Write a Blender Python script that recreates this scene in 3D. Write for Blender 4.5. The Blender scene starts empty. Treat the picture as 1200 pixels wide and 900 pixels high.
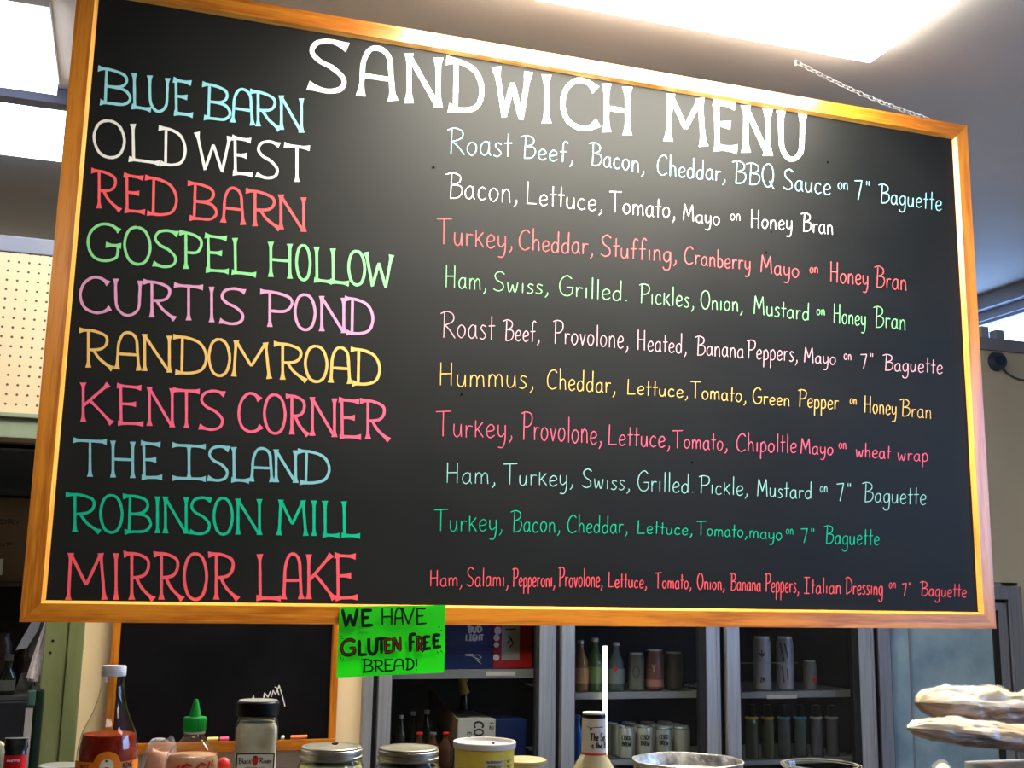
import bpy, bmesh, math, random
from mathutils import Vector, Matrix, noise
random.seed(7)
S = bpy.context.scene
COL = S.collection
# ---------------------------------------------------------------- camera, light, exposure
F = 1337.1
CAM = Vector((0.19142, -2.56729, 0.07715))
RM = Matrix(((0.94742998, -0.31954205, 0.01641073), (-0.07254473, -0.16457279, 0.98369358), (0.3116307, 0.9331713, 0.17910229)))  # right, up, forward
cam = bpy.data.objects.new('camera', bpy.data.cameras.new('camera'))
COL.objects.link(cam)
cam.data.sensor_width = 36.0
cam.data.lens = F / 1200 * 36
cam.data.clip_start = 0.02
m4 = Matrix((RM[0], RM[1], -RM[2])).transposed().to_4x4()
m4.translation = CAM
cam.matrix_world = m4
S.camera = cam
S.view_settings.view_transform = 'Standard'
S.view_settings.look = 'None'
S.view_settings.gamma = 1.0
S.view_settings.use_curve_mapping = False
S.view_settings.exposure = -0.12
W = bpy.data.worlds.new('daylight'); S.world = W; W.use_nodes = True
W.node_tree.nodes['Background'].inputs[0].default_value = (0.33, 0.55, 1.0, 1)
W.node_tree.nodes['Background'].inputs[1].default_value = 15.0
S.cycles.max_bounces = 10
S.cycles.transparent_max_bounces = 16
S.cycles.caustics_reflective = False
S.cycles.caustics_refractive = False

def ray(x, y): return RM.transposed() @ Vector(((x - 600) / F, -(y - 450) / F, 1.0))
def at(x, y, Y):
    d = ray(x, y); return CAM + d * ((Y - CAM.y) / d.y)

# ---------------------------------------------------------------- materials
def mat(name, col=(.8, .8, .8), rough=.5, metal=0, trans=0, emit=None, es=1, alpha=1, spec=.5, ior=1.45, coat=0):
    m = bpy.data.materials.new(name); m.use_nodes = True
    b = m.node_tree.nodes['Principled BSDF']
    b.inputs['Base Color'].default_value = (*col, 1)
    b.inputs['Roughness'].default_value = rough
    b.inputs['Metallic'].default_value = metal
    b.inputs['Transmission Weight'].default_value = trans
    b.inputs['Specular IOR Level'].default_value = spec
    b.inputs['IOR'].default_value = ior
    b.inputs['Alpha'].default_value = alpha
    b.inputs['Coat Weight'].default_value = coat
    if emit:
        b.inputs['Emission Color'].default_value = (*emit, 1); b.inputs['Emission Strength'].default_value = es
    return m
def N(m, t, **kw):
    n = m.node_tree.nodes.new(t)
    for k, v in kw.items():
        if k in n.inputs: n.inputs[k].default_value = v
        else: setattr(n, k, v)
    return n
def L(m, a, b): m.node_tree.links.new(a, b)
def bsdf(m): return m.node_tree.nodes['Principled BSDF']
def noisy(m, c1, c2, scale=8, stretch=(1, 1, 1), lo=.35, hi=.65, detail=4, bump=0, bscale=None, rough=None):
    tc = N(m, 'ShaderNodeTexCoord'); mp = N(m, 'ShaderNodeMapping'); mp.inputs['Scale'].default_value = stretch
    L(m, tc.outputs['Object'], mp.inputs[0])
    nz = N(m, 'ShaderNodeTexNoise', Scale=scale, Detail=detail); L(m, mp.outputs[0], nz.inputs['Vector'])
    cr = N(m, 'ShaderNodeValToRGB'); cr.color_ramp.elements[0].position = lo; cr.color_ramp.elements[1].position = hi
    cr.color_ramp.elements[0].color = (*c1, 1); cr.color_ramp.elements[1].color = (*c2, 1)
    L(m, nz.outputs['Fac'], cr.inputs[0]); L(m, cr.outputs[0], bsdf(m).inputs['Base Color'])
    if rough:
        mr = N(m, 'ShaderNodeMapRange'); mr.inputs[3].default_value, mr.inputs[4].default_value = rough
        L(m, nz.outputs['Fac'], mr.inputs[0]); L(m, mr.outputs[0], bsdf(m).inputs['Roughness'])
    if bump:
        n2 = N(m, 'ShaderNodeTexNoise', Scale=bscale or scale, Detail=5); L(m, mp.outputs[0], n2.inputs['Vector'])
        bp = N(m, 'ShaderNodeBump', Strength=bump, Distance=.002); L(m, n2.outputs['Fac'], bp.inputs['Height']); L(m, bp.outputs[0], bsdf(m).inputs['Normal'])
    return m
def wood(name, axis, base=(.58, .20, .014), dark=(.34, .095, .005), rough=.27):
    m = mat(name, base, rough, spec=.8)
    st = [9, 9, 9]; st['xyz'.index(axis)] = .55
    tc = N(m, 'ShaderNodeTexCoord'); mp = N(m, 'ShaderNodeMapping'); mp.inputs['Scale'].default_value = st
    L(m, tc.outputs['Object'], mp.inputs[0])
    n0 = N(m, 'ShaderNodeTexNoise', Scale=1.7, Detail=3, Distortion=.4); L(m, mp.outputs[0], n0.inputs['Vector'])
    mul = N(m, 'ShaderNodeMath', operation='MULTIPLY'); mul.inputs[1].default_value = 26; L(m, n0.outputs['Fac'], mul.inputs[0])
    sn = N(m, 'ShaderNodeMath', operation='SINE'); L(m, mul.outputs[0], sn.inputs[0])
    n1 = N(m, 'ShaderNodeTexNoise', Scale=22, Detail=4); L(m, mp.outputs[0], n1.inputs['Vector'])
    ad = N(m, 'ShaderNodeMath', operation='MULTIPLY_ADD'); ad.inputs[1].default_value = .22; L(m, sn.outputs[0], ad.inputs[0]); L(m, n1.outputs['Fac'], ad.inputs[2])
    cr = N(m, 'ShaderNodeValToRGB'); cr.color_ramp.elements[0].position = .22; cr.color_ramp.elements[1].position = .68
    cr.color_ramp.elements[0].color = (*dark, 1); cr.color_ramp.elements[1].color = (*base, 1)
    L(m, ad.outputs[0], cr.inputs[0]); L(m, cr.outputs[0], bsdf(m).inputs['Base Color'])
    bp = N(m, 'ShaderNodeBump', Strength=.25, Distance=.001); L(m, ad.outputs[0], bp.inputs['Height']); L(m, bp.outputs[0], bsdf(m).inputs['Normal'])
    return m

M = {}
M['oak_x'] = wood('oak_horizontal', 'x'); M['oak_z'] = wood('oak_vertical', 'z')
M['oak_lip_x'] = wood('oak_lip_horizontal', 'x', (.8, .40, .08), (.6, .25, .03)); M['oak_lip_z'] = wood('oak_lip_vertical', 'z', (.8, .40, .08), (.6, .25, .03))  # lip wood made paler: the light caught by the bevel is in its colour
M['slate'] = noisy(mat('slate_black', rough=.52, spec=.24), (.0025, .0035, .003), (.006, .006, .006), 3.0, (1, 1, 2), .3, .7, 6, rough=(.52, .62))
M['slate2'] = noisy(mat('slate_dark', rough=.55, spec=.12), (.002, .002, .003), (.005, .005, .007), 5)
M['ceiling'] = noisy(mat('ceiling_paint', rough=.55, spec=.3), (.46, .425, .38), (.50, .465, .42), 3)
M['cream'] = noisy(mat('cream_wall_paint', rough=.6), (.78, .60, .36), (.84, .67, .42), 2.5)
M['beige'] = noisy(mat('beige_wall_paint', rough=.6), (.50, .46, .36), (.56, .52, .41), 2.5)
M['green_wood'] = noisy(mat('sage_green_paint', rough=.5), (.135, .16, .062), (.175, .20, .085), 7, (3, 3, .6), bump=.1)
M['greytrim'] = mat('grey_green_trim_paint', (.26, .31, .22), .5)
M['white'] = mat('white_enamel', (.8, .8, .8), .35)
M['offwhite'] = mat('offwhite_trim_paint', (.42, .46, .54), .5)
M['frontwall'] = noisy(mat('brown_panelling', rough=.5), (.05, .035, .025), (.09, .065, .045), 3)
M['floor'] = noisy(mat('floor_lino', rough=.4), (.09, .07, .055), (.14, .11, .085), 5)
M['dark'] = mat('dark_shadowy_laminate', (.022, .024, .03), .6)  # one even near-black colour
M['black'] = mat('black_plastic', (.004, .004, .004), .35, spec=.25)
M['rubber'] = mat('black_rubber_gasket', (.006, .006, .008), .7)
M['alu'] = noisy(mat('brushed_aluminium', rough=.42, metal=.55), (.30, .31, .33), (.40, .41, .43), 90, (1, 1, .04), .3, .7, 3)
M['alu_dark'] = noisy(mat('blue_grey_aluminium', rough=.45, metal=.55), (.20, .21, .26), (.27, .28, .34), 90, (1, 1, .04), .3, .7, 3)
M['steel'] = noisy(mat('aged_tin_lid', rough=.38, metal=.9), (.24, .225, .18), (.42, .39, .33), 30, rough=(.3, .5))
M['foil'] = noisy(mat('crinkled_foil', rough=.38, metal=.9), (.35, .34, .33), (.8, .79, .76), 60, bump=1, bscale=120)
M['led'] = mat('fluorescent_diffuser', (.9, .9, .9), .5, emit=(1, .93, .80), es=10)
M['led_hot'] = mat('fluorescent_diffuser_bright', (.9, .9, .9), .5, emit=(1, .94, .80), es=56)
M['led_aisle'] = mat('aisle_diffuser', (.9, .9, .9), .5, emit=(1, .92, .76), es=46)
M['led_cool'] = mat('cool_fluorescent_diffuser', (.9, .9, .9), .5, emit=(.84, .88, 1), es=6)
M['tube'] = mat('cooler_lamp_tube', (.9, .95, .85), .4, emit=(.93, 1, .78), es=2.2)
def schlick(m, top=.9, base=.04):
    lw = N(m, 'ShaderNodeLayerWeight'); lw.inputs[0].default_value = .5
    p = N(m, 'ShaderNodeMath', operation='POWER'); p.inputs[1].default_value = 5; L(m, lw.outputs['Facing'], p.inputs[0])
    q = N(m, 'ShaderNodeMath', operation='MULTIPLY_ADD'); q.inputs[1].default_value = top; q.inputs[2].default_value = base; L(m, p.outputs[0], q.inputs[0])
    return q
def pane(name, tint=(1, 1, 1), t=.93, rough=.03, base=.012):
    m = bpy.data.materials.new(name); m.use_nodes = True; nt = m.node_tree; nt.nodes.clear()
    o = N(m, 'ShaderNodeOutputMaterial'); tr = N(m, 'ShaderNodeBsdfTransparent'); gl = N(m, 'ShaderNodeBsdfGlossy', Roughness=rough)
    tr.inputs[0].default_value = (*[c * t for c in tint], 1)
    fr = schlick(m, base=base); mx = N(m, 'ShaderNodeMixShader')
    L(m, fr.outputs[0], mx.inputs[0]); L(m, tr.outputs[0], mx.inputs[1]); L(m, gl.outputs[0], mx.inputs[2]); L(m, mx.outputs[0], o.inputs[0])
    return m
M['pane'] = pane('clear_pane')
M['thin_glass'] = pane('clear_jar_glass', (.93, .95, .90), .98, .05, .05)
M['film'] = None
def film(name, white=.22, tint=(1, 1, 1), rough=.12):
    m = bpy.data.materials.new(name); m.use_nodes = True; nt = m.node_tree; nt.nodes.clear()
    o = N(m, 'ShaderNodeOutputMaterial'); tr = N(m, 'ShaderNodeBsdfTransparent'); df = N(m, 'ShaderNodeBsdfDiffuse'); df.inputs[0].default_value = (*tint, 1)
    gl = N(m, 'ShaderNodeBsdfGlossy', Roughness=rough); fr = schlick(m)
    a = N(m, 'ShaderNodeMixShader'); a.inputs[0].default_value = white; b = N(m, 'ShaderNodeMixShader')
    tc = N(m, 'ShaderNodeTexCoord'); nz = N(m, 'ShaderNodeTexNoise', Scale=60, Detail=4, Distortion=1.5); L(m, tc.outputs['Object'], nz.inputs['Vector'])
    bp = N(m, 'ShaderNodeBump', Strength=.35, Distance=.002); L(m, nz.outputs['Fac'], bp.inputs['Height'])
    L(m, bp.outputs[0], gl.inputs['Normal']); hf = N(m, 'ShaderNodeMath', operation='MINIMUM'); hf.inputs[1].default_value = .22; L(m, fr.outputs[0], hf.inputs[0])
    L(m, tr.outputs[0], a.inputs[1]); L(m, df.outputs[0], a.inputs[2]); L(m, hf.outputs[0], b.inputs[0]); L(m, a.outputs[0], b.inputs[1]); L(m, gl.outputs[0], b.inputs[2])
    L(m, b.outputs[0], o.inputs[0]); return m
M['film'] = film('clear_plastic_wrap', .12)
M['fog'] = film('fogged_glass', .97, (.27, .42, .52), .3)
_m = M['fog']; _d = [n for n in _m.node_tree.nodes if n.type == 'BSDF_DIFFUSE'][0]
_t = N(_m, 'ShaderNodeTexCoord'); _n = N(_m, 'ShaderNodeTexNoise', Scale=5, Detail=5); L(_m, _t.outputs['Object'], _n.inputs['Vector'])
_c = N(_m, 'ShaderNodeValToRGB'); _c.color_ramp.elements[0].position = .38; _c.color_ramp.elements[1].position = .62
_c.color_ramp.elements[0].color = (.20, .33, .46, 1); _c.color_ramp.elements[1].color = (.36, .52, .62, 1); L(_m, _n.outputs['Fac'], _c.inputs[0]); L(_m, _c.outputs[0], _d.inputs[0])
def flat(name, col, rough=.6): 
    M[name] = mat(name, col, rough); return M[name]
flat('chalk_white', (0.722, 0.714, 0.672)); flat('chalk_sky', (.27, .60, .66)); flat('chalk_red', (0.773, 0.109, 0.118)); flat('chalk_green', (0.227, 0.605, 0.252))
flat('chalk_pink', (0.605, 0.277, 0.437)); flat('chalk_yellow', (0.714, 0.437, 0.134)); flat('chalk_rose', (0.773, 0.118, 0.202)); flat('chalk_teal', (0.185, 0.437, 0.487))
flat('chalk_emerald', (0.008, 0.403, 0.218)); flat('chalk_coral', (0.781, 0.101, 0.126)); flat('chalk_dusty', (0.588, 0.336, 0.386)); flat('chalk_seafoam', (0.252, 0.521, 0.487))
flat('neon_green', (.012, .68, .0)); flat('marker_black', (.002, .006, .002)); flat('marker_red', (.22, .02, .004))
for k in ('marker_black', 'marker_red'): bsdf(M[k]).inputs['Specular IOR Level'].default_value = .1

for k in M:
    if k.startswith('chalk_') and M[k]: bsdf(M[k]).inputs['Specular IOR Level'].default_value = .04; bsdf(M[k]).inputs['Roughness'].default_value = .9
# ---------------------------------------------------------------- mesh helpers
def obj(name, bm, m, parent=None, smooth=False, label=None):
    me = bpy.data.meshes.new(name); bm.normal_update(); bm.to_mesh(me); bm.free()
    if isinstance(m, (list, tuple)):
        for k in m: me.materials.append(k)
    else: me.materials.append(m)
    if smooth:
        for p in me.polygons: p.use_smooth = True
        try: me.set_sharp_from_angle(angle=math.radians(40))
        except Exception: pass
    o = bpy.data.objects.new(name, me); COL.objects.link(o)
    if parent: o.parent = parent; o.matrix_parent_inverse = Matrix.Translation(-Vector(parent.location))
    if label: o['label'] = label
    return o
def thing(name, label, cat, loc=(0, 0, 0), group=None):
    o = bpy.data.objects.new(name, None); COL.objects.link(o); o.location = loc; o.empty_display_size = .05
    o['label'] = label; o['category'] = cat
    if group: o['group'] = group
    return o
def tag(o, label, cat, group=None):
    o['label'] = label; o['category'] = cat
    if group: o['group'] = group
    return o
def struct(name, bm, m, parent=None):
    o = obj(name, bm, m, parent)
    if not parent: o['kind'] = 'structure'
    return o
def copy_tree(o, loc, label=None, parent=None):
    c = o.copy(); COL.objects.link(c); c.location = loc
    if label: c['label'] = label
    for ch in list(o.children):
        d = ch.copy(); COL.objects.link(d); d.parent = c; d.matrix_parent_inverse = ch.matrix_parent_inverse.copy()
        for g in list(ch.children):
            e = g.copy(); COL.objects.link(e); e.parent = d; e.matrix_parent_inverse = g.matrix_parent_inverse.copy()
    return c
def NB(): return bmesh.new()
def box(bm, x0, x1, y0, y1, z0, z1, bev=0, mi=0):
    r = bmesh.ops.create_cube(bm, size=1); vs = r['verts']
    for v in vs: v.co = Vector(((x0 + x1) / 2 + v.co.x * (x1 - x0), (y0 + y1) / 2 + v.co.y * (y1 - y0), (z0 + z1) / 2 + v.co.z * (z1 - z0)))
    fs = {f for v in vs for f in v.link_faces}
    for f in fs: f.material_index = mi
    if bev:
        es = {e for v in vs for e in v.link_edges}
        bmesh.ops.bevel(bm, geom=list(es), offset=bev, segments=2, affect='EDGES', profile=.6)
    return bm
def lathe(bm, prof, c=(0, 0, 0), n=32, squash=None, cap=False, mi=0):
    rings = []
    for r, z in prof:
        ring = []
        for k in range(n):
            a = 2 * math.pi * k / n; x, y = math.cos(a) * r, math.sin(a) * r
            if squash:   # superellipse for square jars
                q = (abs(math.cos(a)) ** squash + abs(math.sin(a)) ** squash) ** (-1 / squash); x, y = math.cos(a) * q * r, math.sin(a) * q * r
            ring.append(bm.verts.new((c[0] + x, c[1] + y, c[2] + z)))
        rings.append(ring)
    for a, b in zip(rings, rings[1:]):
        for k in range(n):
            f = bm.faces.new((a[k], a[(k + 1) % n], b[(k + 1) % n], b[k])); f.material_index = mi
    if cap:
        if prof[0][0] > 1e-5: bm.faces.new(list(reversed(rings[0]))).material_index = mi
        if prof[-1][0] > 1e-5: bm.faces.new(rings[-1]).material_index = mi
    return bm
def tube(bm, pts, r, n=8, closed=False):
    pts = [Vector(p) for p in pts]; rings = []; m = len(pts); up0 = None
    for i, p in enumerate(pts):
        a = pts[(i - 1) % m] if (closed or i > 0) else p; b = pts[(i + 1) % m] if (closed or i < m - 1) else p
        t = (b - a).normalized()
        if up0 is None: up0 = t.orthogonal().normalized()
        u = (up0 - t * up0.dot(t)).normalized(); up0 = u; w = t.cross(u)
        rr = r[i] if isinstance(r, (list, tuple)) else r
        rings.append([bm.verts.new(p + (u * math.cos(2 * math.pi * k / n) + w * math.sin(2 * math.pi * k / n)) * rr) for k in range(n)])
    for i in range(m if closed else m - 1):
        a, b = rings[i], rings[(i + 1) % m]
        for k in range(n): bm.faces.new((a[k], a[(k + 1) % n], b[(k + 1) % n], b[k]))
    if not closed: bm.faces.new(list(reversed(rings[0]))); bm.faces.new(rings[-1])
    return bm
def quad(bm, a, b, c, d, th=None, nrm=None):
    vs = [bm.verts.new(p) for p in (a, b, c, d)]; f = bm.faces.new(vs)
    if th:
        r = bmesh.ops.extrude_face_region(bm, geom=[f]); n = Vector(nrm) * th
        for v in r['geom']:
            if isinstance(v, bmesh.types.BMVert): v.co += n
    return bm

# ---------------------------------------------------------------- lettering: stroke alphabets drawn with flat ribbons
def catmull(p, closed=False, sub=7):
    n = len(p); out = []
    for i in range(n if closed else n - 1):
        g = (lambda k: p[k % n]) if closed else (lambda k: p[min(max(k, 0), n - 1)])
        p0, p1, p2, p3 = g(i - 1), g(i), g(i + 1), g(i + 2)
        for s in range(sub):
            t = s / sub; out.append(tuple(.5 * (2 * p1[j] + (-p0[j] + p2[j]) * t + (2 * p0[j] - 5 * p1[j] + 4 * p2[j] - p3[j]) * t * t + (-p0[j] + 3 * p1[j] - 3 * p2[j] + p3[j]) * t ** 3) for j in (0, 1)))
    out.append(tuple(p[0] if closed else p[-1])); return out
def P(s): return [tuple(float(v) for v in q.split(',')) for q in s.split()]
# kind letters: c curve / l line / o closed;  flare: b both ends, s start, e end, n none
CAPS = {
'A': [('c', 'b', '.06,0 .1,.35 .14,.7 .32,.96 .6,1 .82,.85 .87,.5 .92,0'), ('l', 'n', '.12,.42 .88,.42')],
'B': [('l', 'n', '.22,.02 .26,.98'), ('c', 's', '0,.98 .4,.99 .8,.9 .88,.72 .7,.55 .26,.5'), ('c', 'e', '.26,.51 .8,.47 .99,.25 .8,.06 .4,.03 .06,.02')],
'C': [('c', 'b', '.92,.84 .7,.97 .42,.98 .14,.78 .03,.45 .15,.14 .45,.01 .75,.04 .98,.17')],
'D': [('l', 'n', '.25,.02 .27,.98'), ('c', 'b', '0,.98 .4,.98 .8,.84 .97,.5 .85,.15 .5,.02 .06,.02')],
'E': [('l', 'n', '.16,.02 .14,.98'), ('l', 'b', '.0,.98 .92,.96'), ('l', 'e', '.16,.52 .72,.53'), ('l', 'b', '.04,.02 1,.04')],
'G': [('c', 's', '.95,.84 .72,.98 .4,.97 .12,.76 .03,.42 .18,.1 .5,.01 .82,.1 .9,.25 .9,.42'), ('l', 'b', '.55,.44 1,.45')],
'H': [('l', 'b', '.14,0 .14,1'), ('l', 'b', '.86,0 .86,1'), ('l', 'n', '.14,.5 .86,.5')],
'I': [('l', 'b', '.5,0 .5,1')],
'i': [('l', 'b', '.5,0 .5,1'), ('l', 'b', '0,.97 1,.97'), ('l', 'b', '0,.03 1,.03')],
'K': [('l', 'b', '.14,0 .14,1'), ('l', 's', '.9,1 .16,.42'), ('c', 'e', '.34,.56 .6,.35 1,0')],
'L': [('l', 's', '.18,1 .2,.03'), ('l', 'b', '.05,.03 1,.02')],
'M': [('l', 'b', '.08,0 .14,1'), ('l', 'n', '.14,.98 .5,.32'), ('l', 'n', '.5,.32 .84,.98'), ('l', 'b', '.84,1 .93,0')],
'N': [('l', 'b', '.12,0 .12,1'), ('l', 'n', '.12,.96 .86,.03'), ('l', 'b', '.88,0 .88,1')],
'O': [('o', 'n', '.5,1 .18,.88 .03,.5 .18,.12 .5,0 .82,.12 .97,.5 .82,.88')],
'P': [('l', 'e', '.28,1 .28,0'), ('c', 's', '0,.98 .4,.99 .85,.88 .92,.68 .72,.48 .28,.46')],
'R': [('l', 'e', '.27,1 .27,0'), ('c', 's', '0,.98 .4,.99 .78,.88 .82,.68 .65,.52 .27,.47'), ('c', 'e', '.42,.48 .62,.24 1,0')],
'S': [('c', 'b', '.95,.93 .6,1 .25,.93 .13,.74 .3,.58 .62,.47 .86,.28 .78,.08 .45,0 .04,.06')],
'T': [('l', 'b', '0,.96 1,.96'), ('l', 'e', '.5,.96 .5,0')],
'U': [('c', 'b', '.1,1 .1,.6 .14,.22 .36,.02 .62,.03 .84,.22 .88,.6 .9,1')],
'W': [('l', 's', '.06,1 .28,0'), ('l', 'n', '.28,.02 .5,.72'), ('l', 'n', '.5,.72 .73,.02'), ('l', 'e', '.73,0 .94,1')],
'F': [('l', 'e', '.2,1 .2,0'), ('l', 'b', '.05,.97 1,.97'), ('l', 'e', '.2,.55 .75,.55')],
'V': [('l', 'b', '.03,1 .5,0'), ('l', 'b', '.5,0 .97,1')],
'!': [('l', 'n', '.5,1 .5,.3'), ('l', 'n', '.5,.08 .5,0')],
}
HW = {  # handwriting: advance, strokes
'A': (.62, ['l 0,0 .28,1 .56,0', 'l .1,.38 .48,.38']),
'B': (.62, ['l .14,.98 .1,0', 'c -.1,.95 .2,1.03 .48,.92 .46,.68 .16,.54', 'c .16,.54 .5,.52 .58,.3 .42,.06 .08,0']),
'C': (.62, ['c .55,.84 .4,.98 .16,.86 .02,.5 .08,.14 .3,0 .56,.12']),
'D': (.64, ['l .1,1 .08,0', 'c -.05,.95 .3,1 .58,.7 .54,.25 .08,0']),
'G': (.66, ['c .56,.86 .36,1 .12,.82 .02,.45 .14,.08 .4,0 .58,.16 .6,.42', 'l .34,.42 .64,.43']),
'H': (.6, ['l .04,1 .04,0', 'l .46,1 .46,0', 'l .04,.5 .46,.52']),
'I': (.5, ['l .22,.98 .22,0', 'l 0,.98 .46,.98', 'l 0,0 .46,0']),
'L': (.5, ['l .05,1 .03,.02 .46,.04']),
'M': (.72, ['l .04,0 .1,1 .34,.3 .56,1 .64,0']),
'N': (.6, ['l .04,0 .06,1 .5,0 .52,1']),
'O': (.62, ['o .3,1 .08,.82 .02,.4 .2,.02 .44,.08 .56,.5 .48,.88']),
'P': (.56, ['l .1,1 .08,0', 'c -.06,.95 .2,1.02 .5,.94 .52,.66 .34,.5 .1,.48']),
'Q': (.64, ['o .3,1 .08,.82 .02,.4 .2,.02 .44,.08 .56,.5 .48,.88', 'l .36,.26 .6,-.06']),
'R': (.62, ['l .1,1 .08,0', 'c -.08,.94 .2,1.04 .5,.92 .48,.66 .12,.5', 'c .14,.5 .36,.3 .6,0']),
'S': (.56, ['c .5,.88 .3,1 .08,.84 .14,.58 .42,.38 .44,.12 .22,0 .0,.1']),
'T': (.62, ['l -.06,.96 .6,1', 'l .26,.98 .26,0']),
'W': (.8, ['c .02,.95 .1,.1 .2,.04 .36,.7', 'c .36,.7 .46,.06 .56,.04 .72,.95']),
'E': (.5, ['l .44,1 .06,1 .04,0 .46,0', 'l .05,.5 .38,.5']),
'F': (.5, ['l .44,1 .06,1 .04,0', 'l .05,.5 .38,.5']),
'U': (.56, ['c .04,1 .04,.3 .22,0 .42,.2 .46,1']),
'X': (.5, ['l 0,1 .46,0', 'l .46,1 0,0']),
'Y': (.5, ['l 0,1 .22,.5 .22,0', 'l .46,1 .22,.5']),
'K': (.5, ['l .04,1 .04,0', 'l .44,1 .06,.45', 'l .14,.52 .48,0']),
'V': (.5, ['l 0,1 .24,0 .48,1']),
'a': (.46, ['o .2,.5 .04,.34 .04,.1 .18,0 .32,.14 .33,.42', 'l .35,.5 .35,.1 .42,.0']),
'b': (.42, ['l .05,.98 .05,.02', 'c .05,.36 .2,.5 .34,.34 .33,.1 .16,0 .05,.06']),
'c': (.4, ['c .33,.42 .2,.5 .06,.38 .04,.12 .18,0 .36,.08']),
'd': (.46, ['o .2,.48 .04,.34 .04,.1 .18,0 .33,.14 .33,.38', 'l .36,1 .35,.02']),
'e': (.42, ['c .05,.24 .32,.3 .34,.44 .2,.52 .05,.36 .06,.1 .2,0 .38,.1']),
'f': (.36, ['c .36,.92 .24,1 .15,.84 .14,.4 .13,-.02', 'l .0,.48 .32,.5']),
'g': (.44, ['o .2,.5 .04,.36 .05,.12 .18,.02 .32,.16 .33,.44', 'c .36,.5 .36,-.1 .28,-.34 .08,-.36 .0,-.24']),
'h': (.44, ['l .05,1 .05,0', 'c .05,.3 .18,.5 .32,.42 .34,.2 .36,0']),
'i': (.2, ['l .08,.5 .08,0']),
'k': (.42, ['l .05,.66 .05,0', 'l .36,.6 .06,.24', 'l .14,.32 .38,0']),
'l': (.18, ['l .08,1 .08,0']),
'm': (.66, ['l .05,.5 .05,0', 'c .05,.3 .15,.5 .28,.42 .3,.2 .3,0', 'c .3,.3 .42,.5 .54,.42 .56,.2 .58,0']),
'n': (.44, ['l .05,.5 .05,0', 'c .05,.3 .18,.5 .32,.42 .34,.2 .36,0']),
'o': (.44, ['o .2,.5 .05,.38 .03,.16 .18,0 .34,.14 .36,.38']),
'p': (.42, ['l .05,.5 .04,-.42', 'c .05,.36 .2,.54 .34,.36 .33,.1 .16,0 .05,.08']),
'r': (.34, ['l .05,.5 .06,0', 'c .06,.26 .14,.46 .32,.46']),
's': (.34, ['c .3,.46 .14,.52 .06,.4 .16,.28 .28,.14 .16,0 .0,.04']),
't': (.3, ['l .14,.9 .13,.0', 'l .0,.52 .3,.54']),
'u': (.44, ['c .04,.5 .04,.14 .16,0 .3,.12 .34,.5', 'l .34,.5 .36,0']),
'v': (.38, ['l .02,.5 .16,0 .32,.5']),
'w': (.56, ['c .02,.5 .08,.04 .16,.04 .25,.38', 'c .25,.38 .32,.04 .4,.04 .48,.5']),
'y': (.42, ['c .04,.5 .05,.16 .18,.06 .32,.2', 'c .34,.5 .34,-.05 .24,-.34 .04,-.34']),
',': (.26, ['c .12,.1 .13,-.02 .02,-.18']), '.': (.24, ['l .06,.06 .1,.02']), '7': (.5, ['l .0,.9 .38,.96 .2,-.04']),
'"': (.26, ['l .05,1.02 .05,.8', 'l .17,1.02 .17,.8']), '1': (.3, ['l .1,1 .1,0']), '2': (.46, ['c .02,.82 .2,1 .38,.8 .2,.35 .0,.02', 'l 0,.02 .42,.02']), ':': (.2, ['l .06,.42 .08,.38', 'l .06,.04 .08,.0']), "'": (.1, ['l .05,1 .05,.8']), '-': (.3, ['l 0,.5 .28,.5']), ' ': (.3, []),
}
def ribbon(bm, pts, w, fs, fe, fmap, lift, flare=1.2, flen=None, cap=False):
    # pts in 2D drawing space; width w; ends flare out like the serifs of the hand lettering
    q = [pts[0]]
    for p in pts[1:]:
        d = math.dist(p, q[-1]); k = max(1, int(d / (w * .9)))
        for s in range(1, k + 1): q.append((q[-1][0] + (p[0] - q[-1][0]) / (k - s + 1), q[-1][1] + (p[1] - q[-1][1]) / (k - s + 1)))
    n = len(q); acc = [0]
    for a, b in zip(q, q[1:]): acc.append(acc[-1] + math.dist(a, b))
    T = acc[-1] or 1e-6; fl = flen or w * 1.1; prev = None; seed = random.random() * 50
    for i, p in enumerate(q):
        a = q[max(i - 1, 0)]; b = q[min(i + 1, n - 1)]; d = math.dist(a, b) or 1e-6
        tx, ty = (b[0] - a[0]) / d, (b[1] - a[1]) / d
        ww = w * (1 + .16 * noise.noise((acc[i] / w * .6, seed, 0)))
        if fs: ww *= 1 + flare * math.exp(-(acc[i] / fl) ** 1.6)
        if fe: ww *= 1 + flare * math.exp(-((T - acc[i]) / fl) ** 1.6)
        if not fs and not fe and (i == 0 or i == n - 1): ww *= .7
        h = ww / 2
        cur = (bm.verts.new(fmap(p[0] - ty * h, p[1] + tx * h, lift)), bm.verts.new(fmap(p[0] + ty * h, p[1] - tx * h, lift)))
        if prev: bm.faces.new((prev[0], prev[1], cur[1], cur[0]))
        prev = cur
def draw_cap(bm, ch, box4, w, fmap, lift, flare=1.2):
    # box4: x0, x1, (ytop, ybot) evaluated at both sides -> bilinear
    x0, x1, t0, t1, b0, b1, sk = box4; k = 0
    for kind, fl, s in CAPS[ch]:
        p = P(s); p = catmull(p, kind == 'o') if kind in 'co' else p
        q = []
        for u, v in p:
            xx = x0 + (x1 - x0) * u; yt = t0 + (t1 - t0) * u; yb = b0 + (b1 - b0) * u
            q.append((xx + (v - .5) * sk, yb + (yt - yb) * v))
        ribbon(bm, q, w, fl in 'bs' and flare > 0, fl in 'be' and flare > 0, fmap, lift + k * 1e-4 + random.random() * 4e-5, flare); k += 1
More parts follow.
